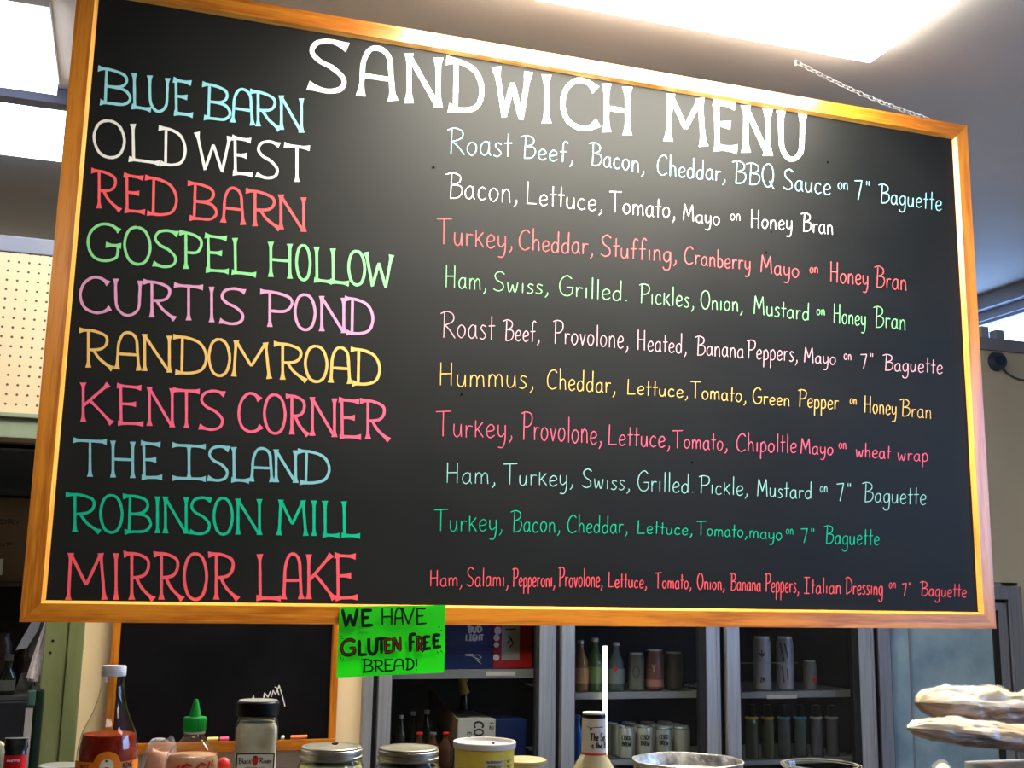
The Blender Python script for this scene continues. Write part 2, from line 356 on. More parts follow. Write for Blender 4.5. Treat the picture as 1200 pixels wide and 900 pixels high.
def draw_word(bm, word, x0, x1, base, cap, w, fmap, lift, slant=0.02):
    # base: function x -> baseline y (drawing space, y down if cap<0)
    adv = sum(HW[c][0] for c in word) + .07 * (len(word) - 1); sx = (x1 - x0) / max(adv, .1); x = 0; k = 0
    for c in word:
        a, sts = HW[c]; js = 1 + random.uniform(-.05, .05); jb = random.uniform(-.02, .02)
        for s in sts:
            kind, s = s.split(' ', 1); p = P(s); p = catmull(p, kind == 'o', 5) if kind in 'co' else p
            q = [(x0 + (x + u + slant * v) * sx, base(x0 + (x + u) * sx) + (v * js + jb) * cap) for u, v in p]
            ribbon(bm, q, w * random.uniform(.9, 1.1), False, False, fmap, lift + k * 4e-5); k += 1
        x += a + .07

# ================================================================ THE SETTING
X0, X1, Y0, Y1, ZF, ZC = -3.0, 4.15, -5.0, 5.0, -1.65, 1.55
PW = 1.40                                                     # the partition wall behind the menu board
b = NB(); box(b, X0 - .1, X1 + .1, Y0 - .1, Y1 + .1, ZF - .1, ZF); struct('floor', b, M['floor'])
b = NB(); box(b, X0 - .1, X1 + .1, Y0 - .1, Y1 + .1, ZC, ZC + .1); struct('ceiling', b, M['ceiling'])
b = NB(); box(b, X0 - .1, X0, Y0, Y1, ZF, ZC); struct('wall_left', b, M['frontwall'])
b = NB(); box(b, X0, X1, Y0 - .1, Y0, ZF, ZC); struct('wall_front', b, M['frontwall'])
b = NB(); box(b, X0, X1, Y1, Y1 + .1, ZF, ZC); struct('wall_far', b, M['beige'])
# right wall with two window openings: a high one past the partition, a big one beside the counter
WA = (1.55, 3.6, 1.16, 1.44); WB = (-3.3, -1.15, .05, 1.25)
b = NB()
for y0, y1, z0, z1 in ((Y0, WB[0], ZF, ZC), (WB[0], WB[1], ZF, WB[2]), (WB[0], WB[1], WB[3], ZC), (WB[1], WA[0], ZF, ZC), (WA[0], WA[1], ZF, WA[2]), (WA[0], WA[1], WA[3], ZC), (WA[1], Y1, ZF, ZC)):
    box(b, X1, X1 + .1, y0, y1, z0, z1)
struct('wall_right', b, M['offwhite'])
def window(name, y0, y1, z0, z1, ny):
    o = bpy.data.objects.new(name, None); COL.objects.link(o); o['kind'] = 'structure'; o.location = (X1 + .05, (y0 + y1) / 2, z0)
    f = NB(); t = .014 if ny > 2 else .035
    box(f, X1 + .02, X1 + .08, y0, y1, z0, z0 + t); box(f, X1 + .02, X1 + .08, y0, y1, z1 - t, z1)
    for k in range(ny + 1):
        yy = y0 + (y1 - y0 - t) * k / ny; box(f, X1 + .022, X1 + .078, yy, yy + t, z0 + t, z1 - t)
    obj('window_frame', f, M['offwhite'], o)
    g = NB(); box(g, X1 + .047, X1 + .052, y0 + t, y1 - t, z0 + t, z1 - t); obj('glass_pane', g, M['pane'], o)
window('window_1', *WA, 3); window('window_2', *WB, 2)
# cornice along the right wall
b = NB(); box(b, X1 - .05, X1, PW + .1, Y1, 1.482, ZC); struct('trim_1', b, M['offwhite'])
# partition wall with opening on the left (x < -0.02)
OX = -.02; OZ = .535
b = NB(); box(b, OX, 1.0, PW, PW + .1, ZF, 1.15); struct('wall_back', b, M['cream'])
b = NB(); box(b, 3.79, X1, PW, PW + .1, ZF, 1.15); struct('wall_back_right', b, M['beige'])
b = NB(); box(b, 1.0, 3.79, PW, PW + .1, .15, 1.15); struct('wall_back_upper', b, M['beige'])
b = NB(); box(b, -1.6, OX, PW, PW + .1, OZ, 1.15); struct('wall_back_lintel', b, M['cream'])
b = NB(); box(b, X0, -1.6, PW, PW + .1, ZF, 1.15); struct('wall_back_left', b, M['cream'])
b = NB(); box(b, X0, X1, PW - .012, PW + .13, 1.15, 1.205, .004); struct('trim_2', b, mat('blue_grey_trim', (.2, .22, .28), .5))
# pegboard above the opening
m = mat('pegboard_cream', rough=.55); M['peg'] = m
tc = N(m, 'ShaderNodeTexCoord'); vm = N(m, 'ShaderNodeVectorMath', operation='SCALE'); vm.inputs['Scale'].default_value = 1 / .0315; L(m, tc.outputs['Object'], vm.inputs[0])
fr = N(m, 'ShaderNodeVectorMath', operation='FRACTION'); L(m, vm.outputs[0], fr.inputs[0])
sb = N(m, 'ShaderNodeVectorMath', operation='SUBTRACT'); sb.inputs[1].default_value = (.5, .5, .5); L(m, fr.outputs[0], sb.inputs[0])
ml = N(m, 'ShaderNodeVectorMath', operation='MULTIPLY'); ml.inputs[1].default_value = (1, 0, 1); L(m, sb.outputs[0], ml.inputs[0])
ln = N(m, 'ShaderNodeVectorMath', operation='LENGTH'); L(m, ml.outputs[0], ln.inputs[0])
lt = N(m, 'ShaderNodeMath', operation='LESS_THAN'); lt.inputs[1].default_value = .13; L(m, ln.outputs['Value'], lt.inputs[0])
mx = N(m, 'ShaderNodeMix', data_type='RGBA'); mx.inputs['A'].default_value = (.66, .52, .33, 1); mx.inputs['B'].default_value = (.09, .06, .04, 1)
L(m, lt.outputs[0], mx.inputs['Factor']); L(m, mx.outputs['Result'], bsdf(m).inputs['Base Color'])
b = NB(); box(b, -1.6, .6, PW - .008, PW, .612, 1.148)
tag(obj('pegboard', b, M['peg']), 'cream perforated pegboard fixed above the green doorway head', 'pegboard')
dc = bpy.data.objects.new('door_1', None); COL.objects.link(dc); dc['kind'] = 'structure'; dc.location = (OX, PW, ZF)
b = NB(); box(b, -1.6, .092, PW - .028, PW, OZ, .609, .003); box(b, -1.6, .092, PW - .04, PW - .02, .6, .615, .003); obj('door_head', b, M['greytrim'], dc)
b = NB(); box(b, OX - .005, .045, PW - .03, PW + .1, ZF, OZ, .003); obj('door_jamb', b, M['green_wood'], dc)
b = NB(); box(b, .0455, .092, PW - .036, PW, ZF, OZ, .003); obj('door_casing', b, M['green_wood'], dc)
for px, py in ((62, 751), (59, 765)):
    p = at(px, py, PW - .031); bb = NB(); tube(bb, [p + Vector((0, .003, 0)), p + Vector((0, -.0015, 0))], .0045, 8); obj('nail_hole', bb, M['black'], dc)

# ---------------------------------------------------------------- ceiling lights
def troffer(label, x0, x1, y0, y1, mt, dz=.012):
    t = thing('ceiling_light', label, 'light', ((x0 + x1) / 2, (y0 + y1) / 2, ZC)); fw = .025
    f = NB()
    for a in ((x0, x1, y0, y0 + fw), (x0, x1, y1 - fw, y1), (x0, x0 + fw, y0 + fw, y1 - fw), (x1 - fw, x1, y0 + fw, y1 - fw)): box(f, *a, ZC - .02, ZC)
    obj('frame', f, M['white'], t)
    g = NB(); e_ = .004 if dz > .02 else fw; box(g, x0 + e_, x1 - e_, y0 + e_, y1 - e_, ZC - dz - .004, ZC - .004 if dz < .02 else ZC - .0205); obj('diffuser', g, mt, t)
troffer('bright rectangular fluorescent ceiling light above the menu board', .80, 2.03, -.72, -.11, M['led_hot'], .03)
troffer('rectangular ceiling light over the staff aisle behind the menu board', .35, 1.75, .45, 1.05, M['led_aisle'])  # added fill, out of view, to brighten the cream wall and cooler
troffer('cool white ceiling light at the upper left corner, nearer one', -1.30, -.09, .38, .865, M['led_cool'], .05)
troffer('cool white ceiling light at the upper left, just above the pegboard side', -1.30, .12, 1.055, 1.44, M['led_cool'], .05)
troffer('rectangular ceiling light over the customers behind the camera', -.6, .6, -3.2, -2.6, M['led'])  # added lamp out of view, for general front lighting
troffer('rectangular ceiling light near the right window behind the camera', 2.0, 3.2, -3.2, -2.6, M['led'])  # second added front lamp, also out of view
troffer('rectangular ceiling light beyond the partition near the high window', 2.6, 3.8, 2.9, 3.5, M['led_cool'], .05)

troffer('ceiling light deep in the back room beyond the pegboard wall', -1.6, .4, 2.95, 3.5, M['led'], .05)  # unseen lamp added to lift the dark ceiling at upper left
b = NB(); box(b, X0, 0.3, .935, .99, ZC - .05, ZC, .003); struct('trim_3', b, mat('dusk_blue_batten', (.09, .10, .16), .5))
# ================================================================ MENU BOARD
BW, BH, BT = 2.44, 1.442, .02
board = thing('menu_board', 'large oak-framed black menu board hung from the ceiling', 'menu board', (BW / 2, .01, 0))
b = NB(); box(b, .03, BW - .03, .014, .02, .03, BH - .03); obj('slate_panel', b, M['slate'], board)
def rail(side, W_, H_, y0, th, fw, lip, ox, oz, mf, ml_, parent, name='frame_rail'):
    # mitred rail: flat front face, bevelled inner lip sloping back to the slate
    prof = [(0, th), (0, 0), (fw, 0), (fw + lip, th * .62), (fw + lip, th)]
    cs = {'bottom': ((0, 0), (W_, 0), (1, 1), (-1, 1)), 'top': ((0, H_), (W_, H_), (1, -1), (-1, -1)), 'left': ((0, 0), (0, H_), (1, 1), (1, -1)), 'right': ((W_, 0), (W_, H_), (-1, 1), (-1, -1))}[side]
    bm = NB(); rows = []
    for (cx, cz), (dx, dz) in ((cs[0], cs[2]), (cs[1], cs[3])):
        rows.append([bm.verts.new((ox + cx + dx * r, y0 + y, oz + cz + dz * r)) for r, y in prof])
    n = len(prof)
    for k in range(n):
        f = bm.faces.new((rows[0][k], rows[0][(k + 1) % n], rows[1][(k + 1) % n], rows[1][k])); f.material_index = 1 if k == 2 else 0
    bm.faces.new(rows[0]); bm.faces.new(list(reversed(rows[1])))
    bmesh.ops.recalc_face_normals(bm, faces=bm.faces)
    bmesh.ops.translate(bm, verts=bm.verts, vec=(0, 0, 0))
    return obj(name, bm, [mf, ml_], parent)
for s in ('bottom', 'top'): rail(s, BW, BH, 0, BT, .038, .006, 0, 0, M['oak_x'], M['oak_lip_x'], board)
for s in ('left', 'right'): rail(s, BW, BH, 0, BT, .038, .008, 0, 0, M['oak_z'], M['oak_lip_z'], board)
SY = .0138
def bmap(x, y, lift): return at(x, y, SY - lift * .35)
def caps_line(items, top, bot, w, mname, label, skew=0, flare=1.2):
    bm = NB(); ft = lambda x: top[0][1] + (top[1][1] - top[0][1]) * (x - top[0][0]) / (top[1][0] - top[0][0])
    fb = lambda x: bot[0][1] + (bot[1][1] - bot[0][1]) * (x - bot[0][0]) / (bot[1][0] - bot[0][0])
    px = None
    for ch, a, c in items:
        if px is not None and a - px > 8.5: obj('lettering', bm, M[mname], board, label=label); bm = NB()   # one part per word
        draw_cap(bm, ch, (a, c, ft(a), ft(c), fb(a), fb(c), skew), w, bmap, .001, flare); px = c
    obj('lettering', bm, M[mname], board, label=label)
caps_line([('S', 359, 410), ('A', 420, 464), ('N', 474, 519), ('D', 523, 566), ('W', 579, 622), ('I', 632, 649), ('C', 658, 702), ('H', 706, 740), ('M', 779, 828), ('E', 836, 864), ('N', 870, 904), ('U', 912, 944)], ((358, 44), (944, 134)), ((358, 103), (944, 189)), 5.8, 'chalk_white', 'bold white title lettering', flare=.95)
LW = 3.25
caps_line([('B', 115, 153), ('L', 153, 177), ('U', 173, 199), ('E', 203, 226), ('B', 237, 270), ('A', 271, 298), ('R', 293, 328), ('N', 326, 357)], ((114, 79), (357, 116)), ((114, 120), (357, 156)), LW, 'chalk_sky', 'pale blue hand-drawn capitals')
caps_line([('O', 109, 147), ('L', 149, 187), ('D', 186, 218), ('W', 228, 272), ('E', 272, 296), ('S', 299, 329), ('T', 333, 363)], ((108, 139), (363, 172)), ((108, 182), (363, 215)), LW, 'chalk_white', 'white hand-drawn capitals')
caps_line([('R', 107, 141), ('E', 145, 170), ('D', 170, 208), ('B', 220, 254), ('A', 260, 287), ('R', 288, 328), ('N', 325, 360)], ((107, 199), (360, 232)), ((107, 243), (360, 272)), LW, 'chalk_red', 'salmon red hand-drawn capitals')
caps_line([('G', 102, 142), ('O', 145, 177), ('S', 178, 210), ('P', 210, 238), ('E', 240, 268), ('L', 270, 300), ('H', 313, 344), ('O', 347, 364), ('L', 367, 389), ('L', 386, 409), ('O', 408, 428), ('W', 427, 461)], ((102, 260), (461, 299)), ((102, 304), (461, 338)), LW, 'chalk_green', 'light green hand-drawn capitals')
caps_line([('C', 93, 130), ('U', 132, 168), ('R', 168, 205), ('T', 204, 238), ('I', 240, 256), ('S', 256, 289), ('P', 305, 345), ('O', 345, 370), ('N', 373, 407), ('D', 404, 438)], ((93, 323), (438, 352)), ((93, 365), (438, 393)), LW, 'chalk_pink', 'mauve pink hand-drawn capitals')
caps_line([('R', 93, 132), ('A', 135, 165), ('N', 165, 203), ('D', 203, 243), ('O', 244, 270), ('M', 270, 319), ('R', 321, 359), ('O', 357, 384), ('A', 386, 412), ('D', 411, 446)], ((93, 386), (446, 411)), ((93, 430), (446, 452)), LW, 'chalk_yellow', 'golden yellow hand-drawn capitals')
caps_line([('K', 92, 131), ('E', 137, 168), ('N', 171, 206), ('T', 203, 234), ('S', 232, 265), ('C', 279, 307), ('O', 309, 335), ('R', 335, 361), ('N', 362, 396), ('E', 397, 423), ('R', 422, 456)], ((92, 448), (456, 471)), ((92, 494), (456, 516)), LW, 'chalk_rose', 'bright pink hand-drawn capitals')
caps_line([('T', 86, 125), ('H', 128, 160), ('E', 165, 190), ('i', 202, 241), ('S', 242, 270), ('L', 270, 292), ('A', 293, 321), ('N', 320, 350), ('D', 349, 387)], ((86, 514), (387, 530)), ((86, 558), (387, 567)), LW, 'chalk_teal', 'dull blue hand-drawn capitals')
caps_line([('R', 77, 117), ('O', 117, 144), ('B', 144, 177), ('I', 179, 190), ('N', 190, 222), ('S', 221, 249), ('O', 250, 273), ('N', 275, 308), ('M', 324, 361), ('I', 361, 375), ('L', 377, 398), ('L', 399, 422)], ((77, 579), (422, 588)), ((77, 623), (422, 629)), LW, 'chalk_emerald', 'emerald green hand-drawn capitals')
caps_line([('M', 76, 126), ('I', 127, 145), ('R', 145, 180), ('R', 180, 214), ('O', 215, 243), ('R', 244, 279), ('L', 299, 329), ('A', 331, 355), ('K', 357, 392), ('E', 392, 419)], ((76, 648), (419, 650)), ((76, 703), (419, 702)), LW * 1.1, 'chalk_coral', 'coral red hand-drawn capitals')

def script_line(words, base, mname, label, w=1.0):
    def fb(x):
        for (xa, ya), (xb, yb) in zip(base, base[1:]):
            if x <= xb: break
        return ya + (yb - ya) * (x - xa) / (xb - xa)
    for it in words:
        t, x0, x1, cap = it[:4]; dy = it[4] if len(it) > 4 else 0
        bm = NB(); draw_word(bm, t, x0, x1, lambda x, d=dy: fb(x) - d, -cap, w if t != 'on' else w * .8, bmap, .001); obj('lettering', bm, M[mname], board, label=label)
script_line([('Roast', 526, 600, 31), ('Beef,', 612, 674, 25), ('Bacon,', 692, 757, 25), ('Cheddar,', 770, 852, 24), ('BBQ', 860, 908, 26), ('Sauce', 918, 974, 24), ('on', 982, 994, 15, 9), ('7"', 1001, 1020, 22), ('Baguette', 1031, 1104, 22)],
            [(522, 180), (600, 184), (674, 191), (757, 203), (852, 213), (974, 229), (1103, 247)], 'chalk_sky', 'pale blue handwriting')
script_line([('Bacon,', 525, 609, 30), ('Lettuce,', 617, 708, 25), ('Tomato,', 715, 793, 25), ('Mayo', 800, 844, 19), ('on', 856, 868, 15, 7), ('Honey', 880, 929, 21), ('Bran', 940, 977, 22)],
            [(519, 231), (609, 238), (708, 248), (793, 257), (843, 264), (929, 270), (976, 275)], 'chalk_white', 'white handwriting')
script_line([('Turkey,', 513, 603, 29), ('Cheddar,', 608, 697, 25), ('Stuffing,', 704, 795, 24), ('Cranberry', 802, 880, 22), ('Mayo', 891, 937, 21), ('on', 949, 959, 13, 8), ('Honey', 973, 1018, 23), ('Bran', 1026, 1063, 24)],
            [(509, 286), (603, 292), (697, 299), (795, 308), (879, 317), (937, 326), (1017, 335), (1063, 341)], 'chalk_red', 'salmon red handwriting')
script_line([('Ham,', 522, 572, 25), ('Swiss,', 578, 645, 22), ('Grilled.', 655, 738, 24), ('Pickles,', 750, 815, 23), ('Onion,', 821, 872, 21), ('Mustard', 883, 949, 21), ('on', 957, 967, 13, 8), ('Honey', 977, 1015, 22), ('Bran', 1025, 1062, 24)],
            [(522, 337), (645, 345), (738, 354), (815, 361), (872, 366), (948, 376), (1015, 382), (1062, 387)], 'chalk_green', 'light green handwriting')
script_line([('Roast', 518, 580, 31), ('Beef,', 591, 634, 24), ('Provolone,', 649, 738, 26), ('Heated,', 747, 806, 23), ('Banana', 816, 872, 22), ('Peppers,', 876, 936, 22), ('Mayo', 942, 980, 18), ('on', 989, 998, 13, 8), ('7"', 1008, 1024, 18), ('Baguette', 1036, 1105, 19)],
            [(514, 395), (634, 401), (738, 409), (806, 415), (872, 420), (935, 424), (980, 428), (1023, 433), (1105, 438)], 'chalk_dusty', 'dusty pink handwriting')
script_line([('Hummus,', 515, 628, 28), ('Cheddar,', 641, 723, 24), ('Lettuce,', 735, 808, 18), ('Tomato,', 810, 876, 19), ('Green', 882, 926, 18), ('Pepper', 936, 983, 20), ('on', 996, 1004, 12, 8), ('Honey', 1013, 1051, 21), ('Bran', 1056, 1092, 20)],
            [(515, 452), (628, 455), (723, 461), (808, 466), (875, 472), (926, 476), (983, 480), (1051, 487), (1092, 491)], 'chalk_yellow', 'golden yellow handwriting')
script_line([('Turkey,', 512, 603, 30), ('Provolone,', 612, 707, 31), ('Lettuce,', 713, 787, 24), ('Tomato,', 789, 854, 21), ('Chipoltle', 863, 934, 22), ('Mayo', 938, 977, 18), ('on', 983, 992, 13, 8), ('wheat', 1003, 1044, 17), ('wrap', 1052, 1088, 17)],
            [(509, 511), (603, 514), (707, 521), (787, 525), (853, 528), (933, 531), (976, 533), (1044, 538), (1087, 541)], 'chalk_rose', 'bright pink handwriting')
script_line([('Ham,', 523, 583, 25), ('Turkey,', 591, 674, 24), ('Swiss,', 682, 740, 21), ('Grilled.', 747, 815, 24), ('Pickle,', 820, 878, 21), ('Mustard', 887, 952, 20), ('on', 961, 970, 13, 9), ('7"', 980, 998, 20), ('Baguette', 1012, 1086, 22)],
            [(523, 566), (674, 570), (740, 575), (815, 578), (878, 581), (952, 585), (997, 587), (1085, 592)], 'chalk_seafoam', 'grey-green handwriting')
script_line([('Turkey,', 510, 591, 26), ('Bacon,', 600, 658, 24), ('Cheddar,', 665, 737, 21), ('Lettuce,', 747, 813, 16), ('Tomato,', 817, 877, 16), ('mayo', 878, 917, 16), ('on', 921, 930, 12, 8), ('7"', 938, 955, 17), ('Baguette', 967, 1031, 20)],
            [(507, 622), (658, 624), (737, 625), (813, 627), (877, 630), (916, 633), (955, 637), (1031, 639)], 'chalk_emerald', 'emerald green handwriting')
script_line([('Ham,', 504, 543, 20), ('Salami,', 547, 597, 22), ('Pepperoni,', 601, 651, 21), ('Provolone,', 655, 707, 23), ('Lettuce,', 713, 759, 18), ('Tomato,', 768, 811, 18), ('Onion,', 817, 850, 18), ('Banana', 856, 892, 20), ('Peppers,', 897, 937, 22), ('Italian', 942, 986, 19), ('Dressing', 991, 1035, 20), ('on', 1042, 1050, 13, 8), ('7"', 1057, 1068, 15), ('Baguette', 1079, 1133, 17)],
            [(503, 687), (707, 688), (810, 690), (892, 693), (937, 695), (1035, 697), (1133, 700)], 'chalk_coral', 'coral red handwriting', 1.05)
b = NB()
for px, py in ((970, 190), (904, 272), (898, 296), (541, 462), (811, 542), (850, 578), (508, 196)):
    c = at(px, py, SY - .0005); tube(b, [c, c + Vector((0, -.0006, 0))], random.uniform(.002, .0035), 7)
obj('smudge', b, mat('smudge_black', (.001, .001, .001), .9, spec=.02), board, label='small dark marks on the slate')
# chain
ch = thing('hanging_chain', 'thin steel link chain holding up the board at its right end', 'chain', at(935, 64, -.0) )
pa = at(932, 62, .004); pb = Vector((2.315, .01, BH + .004)); nlk = 26
pa.z = ZC - .004 if abs(pa.z - ZC) < .06 else pa.z
for k in range(nlk):
    t0 = k / nlk; c = pa.lerp(pb, (k + .5) / nlk); c.z -= .012 * math.sin(math.pi * (k + .5) / nlk)
    d = (pb - pa).normalized(); sdir = Vector((0, 1, 0)) if k % 2 else d.cross(Vector((0, 1, 0))); ll = (pb - pa).length / nlk
    bm = NB(); pts = []
    for j in range(12):
        a = 2 * math.pi * j / 12; pts.append(c + d * math.cos(a) * ll * .68 + sdir * math.sin(a) * ll * .34)
    tube(bm, pts, .0010, 5, closed=True); obj('chain_link', bm, M['chrome'] if 'chrome' in M else M.setdefault('chrome', mat('bright_zinc', (.8, .8, .78), .35, .3)), ch, True)
bm = NB(); tube(bm, [pa + Vector((0, 0, .006)), pa + Vector((0, 0, -.012))], .003, 8); obj('ceiling_hook', bm, M['chrome'], ch)

# green paper sign taped over the bottom rail
GC = [at(398, 711, -.004), at(522.5, 709, -.004), at(520, 788, -.004), at(394, 794, -.004)]
sign = thing('paper_sign', 'neon green paper sign with black marker writing taped below the board', 'sign', (GC[0] + GC[2]) / 2)
bm = NB(); NXs, NZs = 10, 6; gr = []
for j in range(NZs + 1):
    row = []
    for i in range(NXs + 1):
        u, v = i / NXs, j / NZs; p = GC[0].lerp(GC[1], u).lerp(GC[3].lerp(GC[2], u), v); p.y += -.002 * math.sin(u * 6) * v - .004 * v * v
        row.append(bm.verts.new(p))
    gr.append(row)
for j in range(NZs):
    for i in range(NXs): bm.faces.new((gr[j][i], gr[j + 1][i], gr[j + 1][i + 1], gr[j][i + 1]))
bmesh.ops.solidify(bm, geom=bm.faces[:], thickness=.0004); obj('paper_sheet', bm, M['neon_green'], sign, True)
def gmap(x, y, lift):
    return at(x, y, -.0115 - lift)
def sign_caps(txt, bw, mn, lift=.0):
    bm = NB()
    for chh, a, c, t, bo in txt: draw_cap(bm, chh, (a, c, t, t - .6, bo, bo - .8, 0), bw, gmap, lift, 0)
    obj('lettering', bm, M[mn], sign)
sign_caps([('W', 400, 420, 714, 735), ('E', 423, 437, 715, 734)], 4.0, 'marker_black')
sign_caps([('H', 446, 461, 713, 733), ('A', 462, 473, 713, 733), ('V', 471, 486, 712, 732), ('E', 487, 500, 713, 732)], 2.1, 'marker_black')
GF = [('G', 400, 417, 750, 768), ('L', 419, 430, 750, 768), ('U', 431, 443, 748, 767), ('T', 441, 453, 748, 766), ('E', 450, 460, 749, 765), ('N', 460, 470, 746, 764), ('F', 479, 488, 743, 764), ('R', 487, 497, 747, 764), ('E', 496, 505, 746, 761), ('E', 507, 517, 744, 759)]
sign_caps(GF, 4.2, 'marker_black'); sign_caps([g for g in GF if g[0] in 'GNR' or g[1] == 450], .6, 'marker_red', .0009)
sign_caps([('B', 424, 437, 773, 788), ('R', 437, 450, 774, 788), ('E', 450, 461, 773, 787), ('A', 461, 474, 773, 786), ('D', 475, 485, 772, 785), ('!', 486, 490, 772, 786)], 2.1, 'marker_black')
bm = NB()
for a, c in (((399, 745), (402, 747)), ((400, 748), (403, 749)), ((398, 774), (400, 770)), ((401, 775), (403, 771)), ((513, 736), (516, 734)), ((514, 740), (518, 738)), ((512, 763), (514, 766)), ((516, 762), (519, 765))): ribbon(bm, [a, c], .7, False, False, gmap, .0003)
obj('marker_dashes', bm, M['marker_black'], sign)

# ================================================================ SMALL CHALKBOARD ON THE WALL
XB0, XB1, ZB0, ZB1 = .176, .907, -.443, .42
sb_ = thing('small_chalkboard', 'small black chalkboard in a thin oak frame on the cream wall', 'chalkboard', ((XB0 + XB1) / 2, PW - .02, ZB0))
b = NB(); box(b, XB0 + .015, XB1 - .015, PW - .014, PW - .004, ZB0 + .015, ZB1 - .015); obj('slate_panel', b, M['slate2'], sb_)
for s in ('bottom', 'top'): rail(s, XB1 - XB0, ZB1 - ZB0, PW - .026, .024, .022, .003, XB0, ZB0, M['oak_x'], M['oak_x'], sb_)
for s in ('left', 'right'): rail(s, XB1 - XB0, ZB1 - ZB0, PW - .026, .024, .022, .003, XB0, ZB0, M['oak_z'], M['oak_z'], sb_)
b = NB(); box(b, XB0 + .01, XB1 - .01, PW - .07, PW - .026, ZB0, ZB0 + .008, .002); box(b, XB0 + .01, XB1 - .01, PW - .074, PW - .07, ZB0, ZB0 + .034, .001); obj('chalk_tray', b, M['oak_x'], sb_)
bm = NB(); smap = lambda x, y, l: at(x, y, PW - .0145 - l * .3)
for t in ([(309, 818), (310, 812), (314, 817), (317, 810), (318, 817)], [(319, 815), (320, 809), (323, 814), (325, 808), (327, 815)], [(322, 805), (326, 807), (327, 803), (331, 816), (334, 828)], [(296, 819), (297, 815), (298, 820)]): ribbon(bm, t, 1.1, False, False, smap, .001)
obj('lettering', bm, M['chalk_white'], sb_, label='white chalk scribble reading MM')
for c_, px0, px1, mn, lab in (('yellow', 243, 256, (.75, .6, .18), 'yellow chalk stick on the tray right of the green-capped bottle'), ('pink', 258, 268, (.75, .1, .25), 'pink chalk stick on the tray beside the yellow stick'), ('white', 330, 333, (.8, .8, .75), 'tiny white chalk stub on the tray right of the spice jar'), ('orange', 341, 360, (.8, .22, .08), 'orange chalk stick on the tray left of the mason jars')):
    a = at(px0, 867, PW - .0735); c = at(px1, 867, PW - .0735); zt = ZB0 + .034 + .0065
    bm = NB(); tube(bm, [Vector((a.x, PW - .066, zt)), Vector((c.x, PW - .064, zt))], .0062, 10)
    tag(obj('chalk_stick', bm, mat('chalk_stick_' + c_, mn, .8), None, True), lab, 'chalk')

# ================================================================ DISPLAY COOLER
def pxx(px, py=800, Y=PW): return at(px, py, Y).x
CX0, CX1, CZ1 = pxx(424), 3.778, .134
CY = PW - .03; cooler = thing('display_cooler', 'wide glass-door drinks cooler with grey metal frame behind the menu board', 'cooler', ((CX0 + CX1) / 2, CY, ZF))
dark_in = mat('cooler_dark_liner', (.012, .014, .016), .6)
b = NB(); D = .75
box(b, CX0, CX1, CY + D - .04, CY + D, ZF, CZ1); box(b, CX0, CX1, CY + .05, CY + D - .04, CZ1 - .04, CZ1); box(b, CX0, CX1, CY + .05, CY + D - .04, ZF, ZF + .1)
box(b, CX0, CX0 + .03, CY + .05, CY + D - .04, ZF + .1, CZ1 - .04); box(b, CX1 - .03, CX1, CY + .05, CY + D - .04, ZF + .1, CZ1 - .04)
obj('cabinet', b, dark_in, cooler)
cfr = pxx(1179.5, 780)
b = NB(); box(b, CX0, pxx(435.5), CY, CY + .05, ZF, CZ1, .003); obj('cabinet_frame', b, M['alu'], cooler)
b = NB(); box(b, cfr, CX1, CY - .004, CY + .05, ZF, CZ1, .003); box(b, cfr + .012, cfr + .02, CY - .008, CY, ZF, CZ1 - .06); box(b, pxx(435.5), cfr, CY - .003, CY + .05, CZ1 - .055, CZ1, .003); obj('cabinet_frame', b, M['alu_dark'], cooler)
b = NB()
for px in (439, 651.5, 844.5, 1023): box(b, pxx(px) - .02, pxx(px) + .02, CY + .03, CY + .06, ZF + .1, CZ1 - .05)
box(b, pxx(436), cfr, CY + .02, CY + .05, CZ1 - .085, CZ1 - .055); box(b, cfr - .02, cfr, CY + .03, CY + .05, ZF + .1, CZ1 - .085)
obj('mullion', b, M['rubber'], cooler)
doors = [(442, 648, 457, 629, 'alu', 'pane'), (655, 840, 670, 824, 'alu', 'pane'), (848, 1020.5, 863, 1003, 'alu', 'pane'), (1026, 1179, 1040, 1169, 'alu_dark', 'fog')]
DZ0, DZ1 = ZF + .12, CZ1 - .07
for k, (a, c, ga, gc, fm, gm) in enumerate(doors):
    x0, x1, g0, g1 = pxx(a), pxx(c), pxx(ga), pxx(gc)
    bm = NB(); box(bm, x0, g0, CY, CY + .03, DZ0, DZ1, .002); box(bm, g1, x1, CY, CY + .03, DZ0, DZ1, .002); box(bm, g0, g1, CY, CY + .03, DZ1 - .03, DZ1); box(bm, g0, g1, CY, CY + .03, DZ0, DZ0 + .06)
    box(bm, x1 - .016, x1 - .012, CY - .004, CY, DZ0, DZ1)
    d = obj('door', bm, M[fm], cooler)
    bm = NB(); q = .028 if k else .012
    box(bm, g0, g0 + .004, CY + .004, CY + .03, DZ0 + .06, DZ1 - .03); box(bm, g1 - q, g1, CY + .004, CY + .03, DZ0 + .06, DZ1 - .03); obj('gasket', bm, M['rubber'], d)
    bm = NB(); box(bm, g0 + .004, g1 - q, CY + .012, CY + .016, DZ0 + .06, DZ1 - .03); obj('glass_pane', bm, M[gm], d)
    if k == 3:
        bm = NB(); xs = pxx(1069, 800, CY); box(bm, xs, xs + .006, CY + .009, CY + .013, DZ0 + .06, DZ1 - .03); obj('frost_seam', bm, M['alu_dark'], d)  # reflection of a door edge, modelled as a thin solid strip
